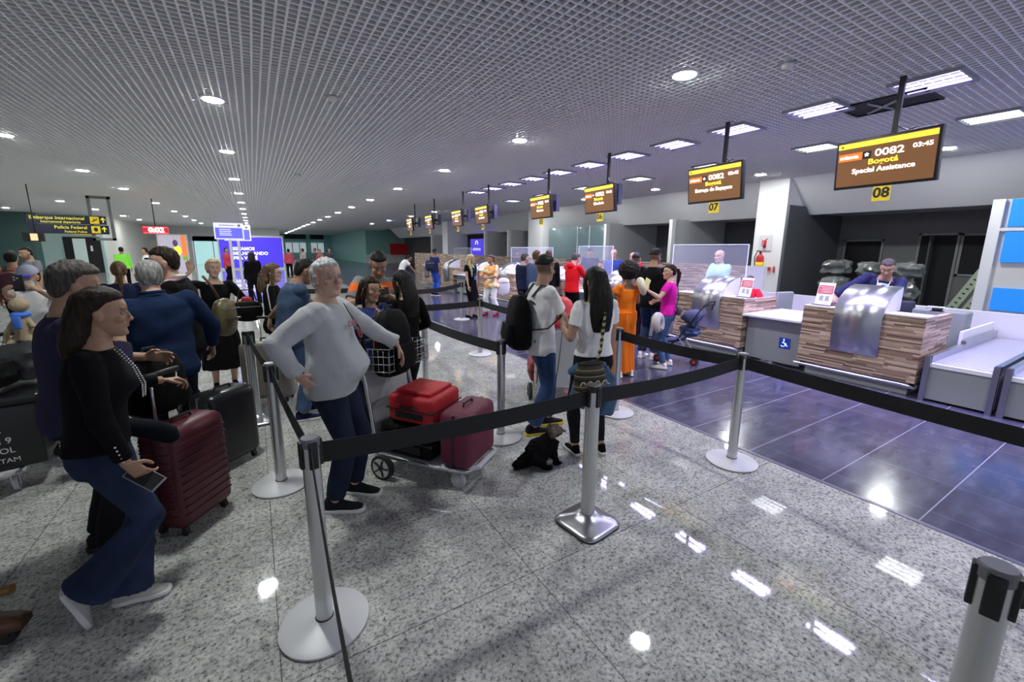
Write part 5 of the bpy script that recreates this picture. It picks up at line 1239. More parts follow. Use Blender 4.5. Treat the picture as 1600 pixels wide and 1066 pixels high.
simple('man with cropped dark hair beyond the tall man in black polo', (6.3, 5.75), 30, 1.74, 'm', 'tan', 'fade', HB, cloth('grey_tee', (.2, .2, .22)), BLK, sleeve=.6, seed=36)
simple('person in black with pale face left of the suited man', (5.5, 8.5), 10, 1.70, 'm', 'light', 'short', HGD, NAVY, BLK, head=(-10, 10, 0), handR=(.1, .3, 1.0), seed=37)
simple('man in grey-blue suit hidden behind the white tee youth', (5.45, 7.9), 15, 1.77, 'm', 'tan', 'short', HBR, cloth('grey_blue_suit', (.07, .10, .2)), BLK, name_top='jacket', seed=38)
simple('person in dark clothes beside the man in grey-blue suit', (5.95, 8.1), 60, 1.78, 'm', 'tan', 'short', HBR, BLK, BLK, seed=39)
simple('staff member in black behind the counter far along', (9.0, 14.4), 240, 1.74, 'm', 'tan', 'short', HB, BLK, BLK, head=(20, 10, 0), seed=40, vox=.015)
# --- left and far crowd
p = simple('traveller in orange jacket with a dark backpack at the left edge', (-3.55, 10.6), 95, 1.70, 'm', 'tan', 'short', HB, cloth('coral_jacket', (.55, .16, .10)), BLK, name_top='jacket', seed=41, vox=.014); CORAL = p
simple('bearded man in grey shirt beyond the masked person', (-4.05, 12.9), 225, 1.76, 'm', 'tan', 'short', HB, cloth('grey_tee', (.2, .2, .22)), BLK, beard=.6, head=(0, 12, 0), sleeve=.6, seed=42, vox=.014)
simple('person at left edge in black beside the coral jacket', (-3.95, 10.3), 80, 1.62, 'f', 'tan', 'long', HB, BLK, BLK, seed=43, vox=.015)
simple('worker in lime high-visibility vest far at the left wall', (-4.6, 23), 100, 1.74, 'm', 'tan', 'short', HB, cloth('hi_vis', (.3, .95, .1)), BLK, seed=44, vox=.018)
simple('dark-haired person far behind the balding man', (-2.75, 17.5), 100, 1.70, 'm', 'tan', 'short', HB, BLK, BLK, seed=45, vox=.018)
simple('long-haired person in dark clothes before the blue billboard', (-.06, 14.6), 100, 1.66, 'f', 'tan', 'long', HDB, BLK, BLK, seed=46, vox=.016)
simple('far person in white shirt beside the high-visibility worker', (-3.6, 21.5), 190, 1.72, 'm', 'tan', 'short', HB, WHT, BLK, seed=49, vox=.018)
for i, (x, y, c, s_, l) in enumerate(((1.75, 28, (.5, .08, .12), 'm', 'far traveller in pinkish red in front of the blue billboard'), (2.6, 29, (.45, .42, .38), 'f', 'far traveller in beige right of the billboard'), (3.4, 30, (.08, .07, .09), 'm', 'far traveller in dark clothes by the pale windows'),
                                    (3.3, 27, (.35, .1, .12), 'f', 'far traveller in dull red below the pale windows'), (4.4, 31, (.06, .06, .08), 'm', 'farthest traveller in dark clothes near the narrow white door'), (-1.1, 24, (.5, .05, .1), 'f', 'far person with red cap behind the blonde woman'))):
    simple(l, (x, y), 90 + 47 * i, 1.68 + .03 * (i % 3), s_, 'tan', 'short', HB, cloth('far_cloth_%d' % i, c), BLK, seed=50 + i, vox=.02)
# ================================================================ LUGGAGE AND TROLLEYS
def suitcase(name, lab, loc, rz, w, d, h, m, z=.055, ribs=0, pole=None, soft=False, wheels=True, tilt=None, grp=None, handle_m='black', lean=None, band=None):
    """upright case: w along x, d along y, h up"""
    t = thing(name, lab, 'suitcase', loc, rz, grp)
    if lean: t.rotation_euler = (lean[0], lean[1], rz)
    mb = MB(); mb.box(-w / 2, w / 2, -d / 2, d / 2, z, z + h, bev=min(w, d) * (.24 if not soft else .16))
    for i in range(ribs):
        q = z + h * .16 + h * .7 * i / (ribs - 1)
        mb.box(-w * .42, w * .42, -d / 2 - .004, d / 2 + .004, q - .005, q + .005, bev=.002)
        mb.box(-w / 2 - .003, w / 2 + .003, -d * .36, -.02, q - .005, q + .005, bev=.002); mb.box(-w / 2 - .003, w / 2 + .003, .02, d * .36, q - .005, q + .005, bev=.002)
    mb.build('shell', m, t, True)
    zb = MB(); e = min(w, d) * .2; zb.box(-w / 2 - .002, w / 2 + .002, -.006, .006, z + e * .3, z + h - e * .3); zb.build('zip_seam', band or 'black', t)
    if soft:
        pk = MB(); pk.box(-w * .36, w * .36, -d / 2 - .02, -d / 2 + .02, z + h * .14, z + h * .60, bev=.012); pk.box(-w * .36, w * .36, -d / 2 - .014, -d / 2 + .02, z + h * .66, z + h * .88, bev=.01); pk.build('front_pocket', m, t, True)
        MB().box(-w * .3, w * .3, -d / 2 - .024, -d / 2 - .018, z + h * .55, z + h * .575).build('pocket_zip', 'chrome', t)
    MB().tube([(-.07, 0, z + h - .004), (-.06, 0, z + h + .024), (.06, 0, z + h + .024), (.07, 0, z + h - .004)], .009, n=8).build('top_handle', handle_m, t, True)
    if wheels:
        for x in (-w * .36, w * .36):
            for y in (-d * .3, d * .3):
                wm = MB(); wm.tube([(x - .012, y, .025), (x + .012, y, .025)], .025, n=14); wm.box(x - .016, x + .016, y - .012, y + .012, .035, z + .02); wm.build('wheel', 'rubber', t, True)
    if pole:
        for x in (-.09, .09): MB().tube([(x, d * .3, z + h - .01), (x, d * .3, pole)], .008, n=8).build('pole', 'chrome', t)
        MB().box(-.12, .12, d * .3 - .014, d * .3 + .014, pole - .01, pole + .022, bev=.01).build('handle', 'black', t, True)
    return t
M['burg'] = mat('burgundy_shell', (.075, .008, .018), .42); M['taupe'] = mat('taupe_shell', (.19, .17, .145), .38, metal=.2); M['redcl'] = mat('red_nylon', (.42, .008, .015), .6, bump=(60, .3)); M['maroon'] = mat('maroon_nylon', (.13, .012, .04), .6, bump=(60, .3)); M['blackcl'] = mat('black_nylon', (.0035, .0035, .004), .7, spec=.15, bump=(50, .4)); M['blkshell'] = mat('black_shell', (.012, .012, .014), .3)
b = suitcase('suitcase', 'burgundy ribbed hard-shell suitcase beside the woman in flared jeans', (-.49, 3.24, 0), R(52), .42, .27, .66, 'burg', ribs=10)
for i, dx in enumerate((-.085, .085)):
    MB().tube([(dx, .085, .70), (dx, .085, 1.01)], .0085, n=8).build('pole', 'chrome', b)
MB().box(-.115, .115, .07, .10, 1.0, 1.035, bev=.012).build('handle', 'black', b, True)
suitcase('suitcase', 'tall taupe hard-shell suitcase by the man in blue-grey tee', (.04, 5.52, 0), R(-22), .54, .29, .68, 'taupe', ribs=0, pole=.98, band='chrome')
suitcase('suitcase', 'black hard-shell suitcase with pale rim beside the man with the scarf', (-.32, 4.02, 0), R(40), .42, .27, .60, 'blkshell', band='chrome')

def backpack(lab, loc, rz, w=.3, d=.18, h=.45, m='blackcl', tilt=(0, 0), seed=1, name='backpack', accent=None):
    t = thing(name, lab, 'backpack', loc, 0); t.rotation_euler = (tilt[0], tilt[1], rz)
    def sq(wx, dy, z, e=3.2): return [Vector((wx * math.copysign(abs(math.cos(a)) ** (2 / e), math.cos(a)), dy * math.copysign(abs(math.sin(a)) ** (2 / e), math.sin(a)), z)) for a in [2 * PI * q / 28 for q in range(28)]]
    mb = MB(); mb.loft([sq(w * .42, d * .40, 0), sq(w * .5, d * .5, h * .08), sq(w * .5, d * .52, h * .4), sq(w * .48, d * .46, h * .7), sq(w * .40, d * .36, h * .88), sq(w * .26, d * .22, h * .98), sq(w * .1, d * .08, h)])
    mb.build('bag', m, t, True)
    mb = MB(); mb.loft([[v + Vector((0, -d * .5, h * .1)) for v in sq(w * .36, d * .2, 0)], [v + Vector((0, -d * .52, h * .1)) for v in sq(w * .4, d * .26, h * .15)], [v + Vector((0, -d * .5, h * .1)) for v in sq(w * .36, d * .18, h * .38)]]); mb.build('front_pocket', m, t, True)
    for sx in (-1, 1):
        MB().tube([(sx * w * .2, d * .42, h * .9), (sx * w * .3, d * .75, h * .82), (sx * w * .34, d * .95, h * .5), (sx * w * .34, d * .6, h * .12)], .016, n=8, flat=(1.5, .5)).build('shoulder_strap', 'belt', t, True)
    MB().tube([(-.04, d * .1, h * .97), (-.035, d * .1, h * 1.05), (.035, d * .1, h * 1.05), (.04, d * .1, h * .97)], .009, n=8).build('grab_loop', 'belt', t, True)
    if accent: MB().box(-w * .2, w * .2, -d * .78, -d * .755, h * .3, h * .34).build('accent', accent, t)
    return t

def trolley(lab, loc, head, basket=True, bumper='chrome'):
    """front of the trolley points along +y"""
    t = thing('luggage_trolley', lab, 'luggage trolley', (*loc, 0), R(head - 90), None)
    mb = MB()
    mb.tube([(-.27, 0, .17), (-.26, .55, .17), (-.21, .80, .17), (-.12, .86, .17), (.12, .86, .17), (.21, .80, .17), (.26, .55, .17), (.27, 0, .17)], .016, n=8)
    mb.build('platform_frame', 'chrome', t, True)
    MB().box(-.24, .24, .02, .80, .165, .18).build('platform', 'basepaint', t)
    mb = MB(); mb.tube([(-.2, .78, .17), (-.15, .86, .19), (.15, .86, .19), (.2, .78, .17)], .02, n=8); mb.build('front_lip', 'basepaint', t, True)
    for sx in (-1, 1):
        MB().tube([(sx * .27, .02, .14), (sx * .27, -.03, .5), (sx * .265, -.12, .98), (sx * .255, -.16, 1.03)], .016, n=10).build('upright', 'postpaint', t, True)
        w = MB(); w.tube([(sx * .32 - .02, .10, .10), (sx * .32 + .02, .10, .10)], .10, n=26); wh = w.build('rear_wheel', 'rubber', t, True)
        hb = MB(); hb.tube([(sx * .32 - .023, .10, .10), (sx * .32 + .023, .10, .10)], .078, n=24); hb.build('hub', 'postpaint', wh, True)
        sp = MB()
        for q in range(5): a = 2 * PI * q / 5; sp.tube([(sx * .346, .10, .10), (sx * .346, .10 + .07 * math.cos(a), .10 + .07 * math.sin(a))], .007, n=6)
        sp.tube([(sx * .34, .10, .10), (sx * .352, .10, .10)], .018, n=12); sp.build('spokes', 'rubber', wh, True)
        c = MB(); c.tube([(sx * .17 - .014, .70, .06), (sx * .17 + .014, .70, .06)], .06, n=20); cw = c.build('front_wheel', 'basepaint', t, True)
        f = MB(); f.box(sx * .17 - .024, sx * .17 - .018, .67, .73, .05, .16); f.box(sx * .17 + .018, sx * .17 + .024, .67, .73, .05, .16); f.build('fork', 'chrome', cw)
    MB().tube([(-.255, -.16, 1.03), (-.2, -.18, 1.05), (.2, -.18, 1.05), (.255, -.16, 1.03)], .017, n=10).build('handle_bar', 'black', t, True)
    mx = Matrix.Rotation(R(6), 4, 'X')
    MB().box(-.245, .245, -.012, .0, .2, .88, mx=mx).build('back_panel', mat('panel_grey', (.42, .43, .45), .5) if 'panel_grey' not in bpy.data.materials else bpy.data.materials['panel_grey'], t)
    if basket:
        mb = MB()
        for z in (.84, .90, .96, 1.02):
            mb.tube([(-.25, -.06, z), (-.25, .16, z + .02), (.25, .16, z + .02), (.25, -.06, z)], .004, n=5)
        for i in range(11):
            x = -.25 + .05 * i; mb.tube([(x, -.06, .84), (x, .16, .86), (x, .16, 1.04)], .003, n=4)
        for i in range(5):
            y = -.05 + .05 * i
            for sx in (-1, 1): mb.tube([(sx * .25, y, .84), (sx * .25, y, 1.02)], .003, n=4)
        mb.build('wire_basket', 'chrome', t)
    return t
TP, TH = (.925, 3.38), -55
tr = trolley('luggage trolley with red, black and maroon cases, in front of the white-haired man', TP, TH)
def on(tp, th, x, y, z=0):
    a = R(th - 90); return (tp[0] + x * math.cos(a) - y * math.sin(a), tp[1] + x * math.sin(a) + y * math.cos(a), z)
def lying(name, lab, tp, th, x, y, z, w, l, h, m, rz=0, soft=True, tag_red=False):
    c = on(tp, th, x, y, z); t = thing(name, lab, 'suitcase', c, R(th - 90) + rz)
    MB().box(-w / 2, w / 2, -l / 2, l / 2, 0, h, bev=min(h, w) * .2).build('shell', m, t, True)
    z1 = MB(); z1.box(-w / 2 - .004, w / 2 + .004, -l / 2 - .004, l / 2 + .004, h * .5 - .006, h * .5 + .006, bev=.001); z1.build('zip_seam', 'black', t)
    pk = MB(); pk.box(-w * .38, w * .38, -l * .38, l * .38, h - .01, h + .03, bev=.014); pk.build('top_pocket', m, t, True)
    MB().tube([(w / 2 - .006, -.08, h * .62), (w / 2 + .022, -.06, h * .62), (w / 2 + .022, .06, h * .62), (w / 2 - .006, .08, h * .62)], .009, n=8).build('side_handle', 'black', t, True)
    MB().tube([(-.08, -l / 2 + .006, h * .62), (-.06, -l / 2 - .022, h * .62), (.06, -l / 2 - .022, h * .62), (.08, -l / 2 + .006, h * .62)], .009, n=8).build('end_handle', 'black', t, True)
    MB().box(w * .5, w * .5 + .004, -l * .3, l * .3, h * .2, h * .42).build('mesh_panel', 'black', t)
    MB().box(-w * .5 - .004, -w * .5, -l * .3, l * .3, h * .2, h * .42).build('mesh_panel', 'black', t)
    MB().tube([(-w / 2 - .008, -.0, h * .5), (-w / 2 - .010, 0, h * .3)], .006, n=6).build('zip_pull', 'chrome', t)
    return t
lying('suitcase', 'large black soft suitcase lying at the bottom of the trolley', TP, TH, -.02, .27, .185, .56, .50, .27, 'blackcl')
lying('suitcase', 'bright red soft suitcase lying on the black one on the trolley', TP, TH, .04, .32, .47, .42, .42, .22, 'redcl')
s_ = suitcase('suitcase', 'maroon soft suitcase standing at the front of the trolley', on(TP, TH, .03, .71, .185), R(TH - 90), .46, .27, .44, 'maroon', z=0, soft=False, wheels=False)
mb = MB(); mb.box(-.06, .06, .05, .055, .25, .30); mb.build('name_tag', 'maroon', s_)
for i in range(4): pass
backpack('black backpack in the basket of the trolley beside the white-haired man', on(TP, TH, .07, .04, .80), R(TH - 90) + R(180), .33, .22, .52, seed=2, accent=None)
t = thing('luggage_tag', 'small red luggage tag on the black backpack', 'tag', on(TP, TH, .22, .0, 1.12), R(20)); MB().box(-.012, .012, -.003, .003, -.10, 0).build('strap', mat('tag_coral', (.85, .10, .08), .5), t)

# trolley of the youth
TP2, TH2 = (2.97, 3.80), 62
trolley('luggage trolley pushed by the white tee youth, seen behind him', TP2, TH2)
lying('suitcase', 'dark red suitcase across the trolley of the white tee youth', TP2, TH2, .05, .36, .185, .74, .40, .26, mat('deep_red_case', (.28, .008, .02), .5))
lying('suitcase', 'red suitcase stacked second on the trolley of the white tee youth', TP2, TH2, -.02, .38, .48, .56, .38, .24, 'redcl')
b_ = backpack('coral pink bag on top of the trolley of the white tee youth', on(TP2, TH2, .0, .10, .89), R(TH2 - 90), .36, .2, .36, mat('coral_bag', (.75, .06, .08), .5), name='travel_bag')
# trolley near the orange dress
TP3, TH3 = (4.78, 4.85), 75
trolley('luggage trolley between the orange dress woman and the magenta woman', TP3, TH3, True)
suitcase('suitcase', 'pale blue case on the trolley by the orange dress woman', on(TP3, TH3, 0, .4, .185), R(TH3 - 90), .42, .26, .55, mat('pale_blue_case', (.16, .2, .32), .45), z=0, wheels=False)

# worn bags
def worn(p, lab, m, w, d, h, z=.46, y=-.115, name='backpack', rz=0):
    T_ = p.t.matrix_basis; c = p.spine(z - h / .95) + p.top @ Vector((0, y - d * .55, 0)); wv = T_ @ c
    t = backpack(lab, wv, p.t.rotation_euler.z, w, d, h, m, name=name)
    sh = MB(); inv = Matrix.Translation(c).inverted()
    for sx in (-1, 1):
        pts = [p.spine(z - .04) + p.top @ Vector((sx * .08, y - .02, 0)), p.spine(.50) + p.top @ Vector((sx * .095, -.05, .032)), p.spine(.50) + p.top @ Vector((sx * .10, .035, .018)), p.spine(.38) + p.top @ Vector((sx * .115, .145, 0)), p.spine(.24) + p.top @ Vector((sx * .15, .135, 0)), p.spine(.14) + p.top @ Vector((sx * .175, .0, 0)), p.spine(.12) + p.top @ Vector((sx * .13, y - .04, 0))]
        s2 = MB(); s2.tube([inv @ q for q in pts], .02, n=8, flat=(1.2, .35)); s2.build('worn_strap', 'belt', t, True)
    return t
worn(YOUTH, 'black backpack worn by the young man in white tee', 'blackcl', .33, .20, .50)
worn(CORAL, 'dark maroon backpack worn by the traveller in the coral jacket', mat('dark_maroon', (.06, .012, .025), .6), .3, .18, .42)

def neck_pillow(lab, c, r, m, rot):
    t = thing('neck_pillow', lab, 'neck pillow', c); t.rotation_euler = rot
    pts = []; rr = []
    for q in range(19):
        a = R(-60 + 300 * q / 18); pts.append((r * math.cos(a), r * 1.1 * math.sin(a), 0)); rr.append(r * (.36 + .30 * math.sin(PI * q / 18) ** .6))
    MB().tube(pts, rr, n=16).build('cushion', m, t, True)
    MB().ball((0, r * 1.1 - .0, r * .62), (.012, .012, .006)).build('button', 'grayp', t)
    return t
IV = mat('ivory_plush', (.62, .55, .45), .9, bump=(80, .5)); GP = mat('pale_grey_plush', (.50, .48, .48), .9, bump=(80, .4))
neck_pillow('ivory neck pillow at the shoulder of the orange dress woman', OD.world(OD.spine(.47) + Vector((.10, -.17, .0))), .085, IV, (R(70), R(10), R(40)))
neck_pillow('pale grey neck pillow hanging beside the woman in magenta', (5.05, 4.10, .72), .10, GP, (R(80), 0, R(20)))
def pouch(lab, c, r, m, rz=0, name='pouch', cat='bag'):
    t = thing(name, lab, cat, c, rz); mb = MB(); mb.ball((0, 0, 0), 1, 20, 12)
    for v in mb.bm.verts:
        d = v.co.copy(); q = max(abs(d.x), abs(d.y), abs(d.z)); v.co = Vector((d.x * (1.5 - .5 * q) * r[0], d.y * r[1], d.z * (1.5 - .5 * q) * r[2])) * .8
    mb.build('bag', m, t, True); MB().box(-r[0] * .7, r[0] * .7, -r[1] * .82, -r[1] * .78, r[2] * .35, r[2] * .40).build('zip', 'chrome', t); return t
t = pouch('grey crossbody pouch on the hip of the woman in magenta', MG.world(Vector((-.02, -.16, .90))), (.13, .05, .09), mat('charcoal_cloth', (.06, .06, .065), .7), MG.t.rotation_euler.z)
q0 = Vector((-.02, -.16, .90)); MB().tube([Vector((-.08, 0, .04)), MG.spine(.10) + MG.top @ Vector((-.10, -.118, 0)) - q0, MG.spine(.28) + MG.top @ Vector((0, -.135, 0)) - q0, MG.spine(.44) + MG.top @ Vector((.09, -.10, 0)) - q0, MG.spine(.50) + MG.top @ Vector((.11, -.01, .01)) - q0], .009, n=6).build('strap', 'belt', t)
# dark handbag roll of the woman in flared jeans
t = thing('shoulder_bag', 'dark navy rounded bag hanging in front of the woman in flared jeans', 'bag', (-.55, 2.83, .82), R(20)); t.scale = (.85, .85, .85); mb = MB(); mb.tube([(-.20, 0, .10), (-.10, -.01, .05), (.0, -.02, .0), (.07, -.02, -.06), (.09, -.02, -.10)], [.035, .055, .062, .058, .035], n=18); mb.build('bag', cloth('dark_navy_bag', (.006, .007, .012)), t, True)
MB().tube([(-.19, 0, .15), (-.16, .02, .3), (-.10, .04, .42)], .008, n=6).build('strap', 'belt', t)
backpack('black backpack standing on top of the burgundy suitcase', (-.62, 3.42, .735), R(46), .34, .2, .40, seed=4)
# gold-olive rucksack at the man with scarf
m = mat('gold_olive_leather', (.14, .115, .06), .4, metal=.35, bump=(25, .6))
t = pouch('gold and olive leather bag hung behind the man with the scarf', (-.30, 5.02, 1.10), (.15, .10, .24), m, R(50), 'leather_bag')
MB().box(-.08, .08, -.11, -.085, -.02, .0).build('flap', mat('brown_leather', (.06, .04, .03), .45), t); MB().tube([(-.05, 0, .2), (-.10, .03, .34), (-.14, .06, .42)], .012, n=8).build('strap', mat('brown_strap', (.12, .05, .03), .5), t)
t = pouch('black handbag on the forearm of the blonde woman', (-.12, 6.0, 1.02), (.20, .09, .16), 'blackcl', R(5), 'handbag'); MB().tube([(-.1, 0, .12), (-.07, 0, .26), (.07, 0, .26), (.1, 0, .12)], .009, n=8).build('handle', 'belt', t, True)
# woven bag and denim jacket of the woman in white tee
denimj = denim((.07, .13, .23), .5)
mb = MB(); P = LWT; hipz = P.spine(-.05)
mb.tube([hipz + Vector(q) for q in ((.02, -.16, .02), (-.10, -.165, .03), (-.19, -.11, .0), (-.22, -.02, -.06))], [.03, .04, .045, .03], n=10)
mb.tube([hipz + Vector((-.14, -.12, 0)), hipz + Vector((-.19, -.15, -.12)), hipz + Vector((-.20, -.12, -.26)), hipz + Vector((-.16, -.12, -.34))], [.04, .06, .065, .04], n=12, flat=(1.2, .6))
mb.tube([hipz + Vector((.02, -.15, 0)), hipz + Vector((.05, -.18, -.12)), hipz + Vector((.07, -.17, -.28)), hipz + Vector((.06, -.16, -.42))], [.03, .06, .07, .05], n=12, flat=(1.3, .45))
P.finish(mb, 'denim_jacket_tied', denimj, .009, 9, 41, P.vox, 3)
wm = bands('woven_bands', 2, [(0, (.06, .045, .025)), (.18, (.3, .27, .2)), (.24, (.035, .028, .02)), (.40, (.07, .07, .04)), (.54, (.3, .28, .2)), (.60, (.09, .06, .03)), (.78, (.03, .05, .045)), (.9, (.02, .016, .012))], .13)
c = Vector(LWT.world(Vector((-.16, -.235, .79))))
t = thing('woven_bag', 'brown and cream patterned woven bag on the back hip of the woman in white tee', 'bag', c, R(-12))
mb = MB(); 
mb.loft([[Vector((w * math.cos(a), d * math.sin(a), z)) for a in [2 * PI * q / 28 for q in range(28)]] for z, w, d in ((-.17, .06, .03), (-.15, .11, .055), (-.06, .14, .075), (.04, .135, .07), (.10, .105, .05), (.125, .115, .055))]); mb.build('bag', wm, t, True)
mb = MB(); zz = []
for j, z in enumerate((-.11, -.02)):
    pts = [(-.13 + .26 * q / 16, -.083, z + (.014 if q % 4 in (1, 2) else -.014)) for q in range(17)]; mb.tube(pts, .0045, n=5)
mb.build('cream_pattern', mat('cream_thread', (.6, .56, .46), .8), t)
inv = Matrix.Rotation(R(12), 4, 'Z') @ Matrix.Translation(-c)
W_ = LWT.world
pts = [c + Vector((.06, 0, .11)), W_(LWT.spine(.12) + LWT.top @ Vector((-.03, -.165, 0))), W_(LWT.spine(.32) + LWT.top @ Vector((-.015, -.165, 0))), W_(LWT.spine(.48) + LWT.top @ Vector((.03, -.115, 0))), W_(LWT.spine(.51) + LWT.top @ Vector((.07, -.01, .02)))]
dense = []
for a_, b_ in zip(pts, pts[1:]):
    for q in range(8): dense.append(Vector(a_).lerp(Vector(b_), q / 8))
mb = MB()
for ph in (0, PI):
    mb.tube([inv @ (q + Vector((math.cos(i * .9 + ph) * .010, 0, math.sin(i * .9 + ph) * .004))) for i, q in enumerate(dense)], .009, n=6)
mb.build('braided_strap', bands('strap_bands', 2, [(0, (.45, .38, .2)), (.5, (.04, .035, .03))], .05), t, True)
t = pouch('white tote bag on the arm of the orange blouse woman', (5.74, 9.86, .78), (.22, .09, .30), WHT, R(-20), 'tote_bag'); MB().tube([(-.08, 0, .24), (-.05, 0, .46), (.05, 0, .46), (.08, 0, .24)], .008, n=6).build('handles', 'label', t)
pouch('dark rucksack held by the far backpacker', (5.55, 15.0, 1.15), (.2, .14, .26), cloth('navy_tee2', (.03, .035, .06)), 0, 'rucksack')

# small black dog with grey face, on a lead
t = thing('dog', 'small shaggy black dog with grey face sitting by the white tee woman', 'dog', (1.93, 2.67, 0), R(-20))
mb = MB()
mb.tube([(-.09, -.02, .09), (-.02, 0, .13), (.06, .02, .17), (.11, .04, .22)], [.085, .105, .088, .065], n=18)
mb.ball((.13, .05, .275), (.062, .056, .056)); mb.tube([(.16, .055, .265), (.20, .06, .25)], [.034, .026], n=12)
for sy in (-1, 1):
    mb.tube([(.10, .02 + sy * .045, .15), (.115, .02 + sy * .05, .07), (.125, .02 + sy * .05, .015)], [.036, .026, .024], n=10); mb.ball((.14, .02 + sy * .05, .016), (.032, .024, .016))
    mb.tube([(-.08, sy * .07, .10), (-.02, sy * .10, .075), (.0, sy * .10, .03)], [.06, .045, .03], n=10); mb.ball((.035, sy * .10, .02), (.045, .028, .02))
    mb.tube([(.105, .05 + sy * .045, .315), (.10, .05 + sy * .072, .28), (.105, .05 + sy * .078, .24)], [.016, .022, .012], n=8)
mb.tube([(-.10, -.02, .08), (-.16, -.035, .06), (-.21, -.05, .045), (-.25, -.06, .03)], [.07, .055, .042, .028], n=10)
me = remesh(mb, .006, 2); P = getco(me); N = getno(me)
fz = wnoise(P, 28, 3, (1, 1, .35)) * .006 + wnoise(P, 60, 4, (1, 1, .3)) * .004; setco(me, P + N * fz[:, None])
m = mat('shaggy_fur', (.01, .01, .01), .9, spec=.1, bump=(260, 1.0, (1, 1, .2))); n, L_ = nodes(m); a_ = n.new('ShaderNodeVertexColor'); a_.layer_name = 'tint'; L_.new(a_.outputs[0], n['Principled BSDF'].inputs['Base Color'])
at = me.color_attributes.new('tint', 'FLOAT_COLOR', 'POINT'); arr = np.ones((len(P), 4), np.float32); wgt = np.clip((P[:, 2] - .235) / .03, 0, 1) * np.clip((P[:, 0] - .06) / .03, 0, 1)
pn_ = .5 + .5 * wnoise(P, 30, 8); arr[:, :3] = np.array((.005, .005, .006)) * (1 - wgt[:, None]) + (np.array((.20, .17, .13))[None, :] * (.5 + .8 * pn_[:, None])) * wgt[:, None]; at.data.foreach_set('color', arr.ravel())
link('body', me, m, t)
MB().ball((.225, .065, .255), .010).build('nose', 'black', t, True)
for sy in (-1, 1): MB().ball((.182, .055 + sy * .024, .29), .007).build('eye', 'iris', t, True)
cl = MB(); cl.tube([(.105 + .0 * q, .04 + .068 * math.cos(a), .235 + .05 * math.sin(a)) for q, a in enumerate([2 * PI * k / 16 for k in range(17)])], .006, n=6); cl.build('collar', mat('dog_collar', (.05, .06, .1), .6), t, True)
t = thing('dog_lead', 'thin dark lead rising from the dog to the woman in white tee', 'lead', (2.02, 2.68, .27)); e_ = Vector(LWT.world(LWT.wrL)) - Vector((2.02, 2.68, .27)); MB().tube([Vector((0, 0, 0)), e_ * .35 + Vector((-.03, -.03, .0)), e_ * .7 + Vector((-.02, -.03, 0)), e_ + Vector((0, 0, -.02))], .004, n=6).build('cord', 'black', t)

# pushchair
t = thing('pushchair', 'folding navy pushchair beside the woman in magenta', 'pushchair', (5.85, 4.3, 0), R(30)); NB = mat('navy_canvas', (.02, .03, .09), .7, bump=(30, .5))
for sx in (-.2, .2):
    MB().tube([(sx, .30, .06), (sx, .0, .42), (sx, -.30, .92), (sx, -.38, .98)], .011, n=8).build('frame_tube', 'black', t, True)
    MB().tube([(sx, -.25, .06), (sx, .05, .50)], .011, n=8).build('frame_tube', 'chrome', t, True)
    MB().tube([(sx, -.38, .98), (sx, -.45, 1.0), (sx, -.44, .92)], .016, n=8).build('hook_handle', 'black', t, True)
    for y in (.30, -.25):
        w = MB(); w.tube([(sx - .03, y, .06), (sx - .012, y, .06)], .06, n=18); w.tube([(sx + .012, y, .06), (sx + .03, y, .06)], .06, n=18); ww = w.build('wheel', 'rubber', t, True); h_ = MB(); h_.tube([(sx - .034, y, .06), (sx + .034, y, .06)], .028, n=12); h_.build('hub', 'redp', ww, True)
mb = MB(); mb.loft([[Vector((x, y, z)) for x in (-.18, -.09, 0, .09, .18)] for y, z in ((.22, .34), (.05, .38), (-.08, .42), (-.2, .62), (-.28, .82))], cap=False, closed=False); o_ = mb.build('seat', NB, t, True); q = o_.modifiers.new('s', 'SOLIDIFY'); q.thickness = .03
mb = MB(); mb.loft([[Vector((.2 * math.cos(a), -.2 + .28 * math.sin(b) * math.sin(a) * .9, .62 + .26 * math.sin(a) * math.cos(b))) for a in [PI * k / 12 for k in range(13)]] for b in [R(-40), R(0), R(35), R(65)]], cap=False, closed=False); o_ = mb.build('hood', NB, t, True); q = o_.modifiers.new('s', 'SOLIDIFY'); q.thickness = .01
lump('blue_bundle', (5.88, 4.15, .53), (.15, .16, .09), mat('blue_white_cloth', (.05, .08, .2), .8, bump=(20, .8)), 'dark blue cloth bundle lying in the pushchair', 'cloth', seed=6, nz=.4)

# ---- left trolley with the box
TP4, TH4 = (-1.95, 5.0), -80
trolley('luggage trolley at the left edge loaded with a plastic box and bags', TP4, TH4)
t = thing('plastic_box', 'black plastic box with white handwriting on the trolley at the left edge', 'box', (-1.90, 4.52, .185), R(8))
MB().box(-.40, .40, -.27, .27, 0, .48, bev=.02).build('box', 'black', t, True); MB().box(-.41, .41, -.28, .28, .48, .54, bev=.01).build('lid', 'blkshell', t, True)
for s2, x, z, sz in (('—mot.', .14, .30, .045), ('Azul 9', .16, .22, .065), ('GOL', .19, .145, .06), ('7 LATAM', .17, .07, .05)): text(t, 'handwriting', s2, sz, 'label', (x, -.272, z), (1, 0, .03), (0, 0, 1))
MB().box(-.02, .14, -.275, -.271, .36, .46).build('paper_note', mat('blue_note', (.35, .45, .55), .6), t)
t = thing('wrapped_parcel', 'grey-green film-wrapped parcel right of the black box at the left edge', 'parcel', (-1.42, 4.78, .185), R(20)); MB().box(-.12, .12, -.2, .2, 0, .5, bev=.03).build('parcel', mat('film_wrapped_green', (.13, .15, .12), .2, spec=.9, bump=(14, 1.0)), t, True)
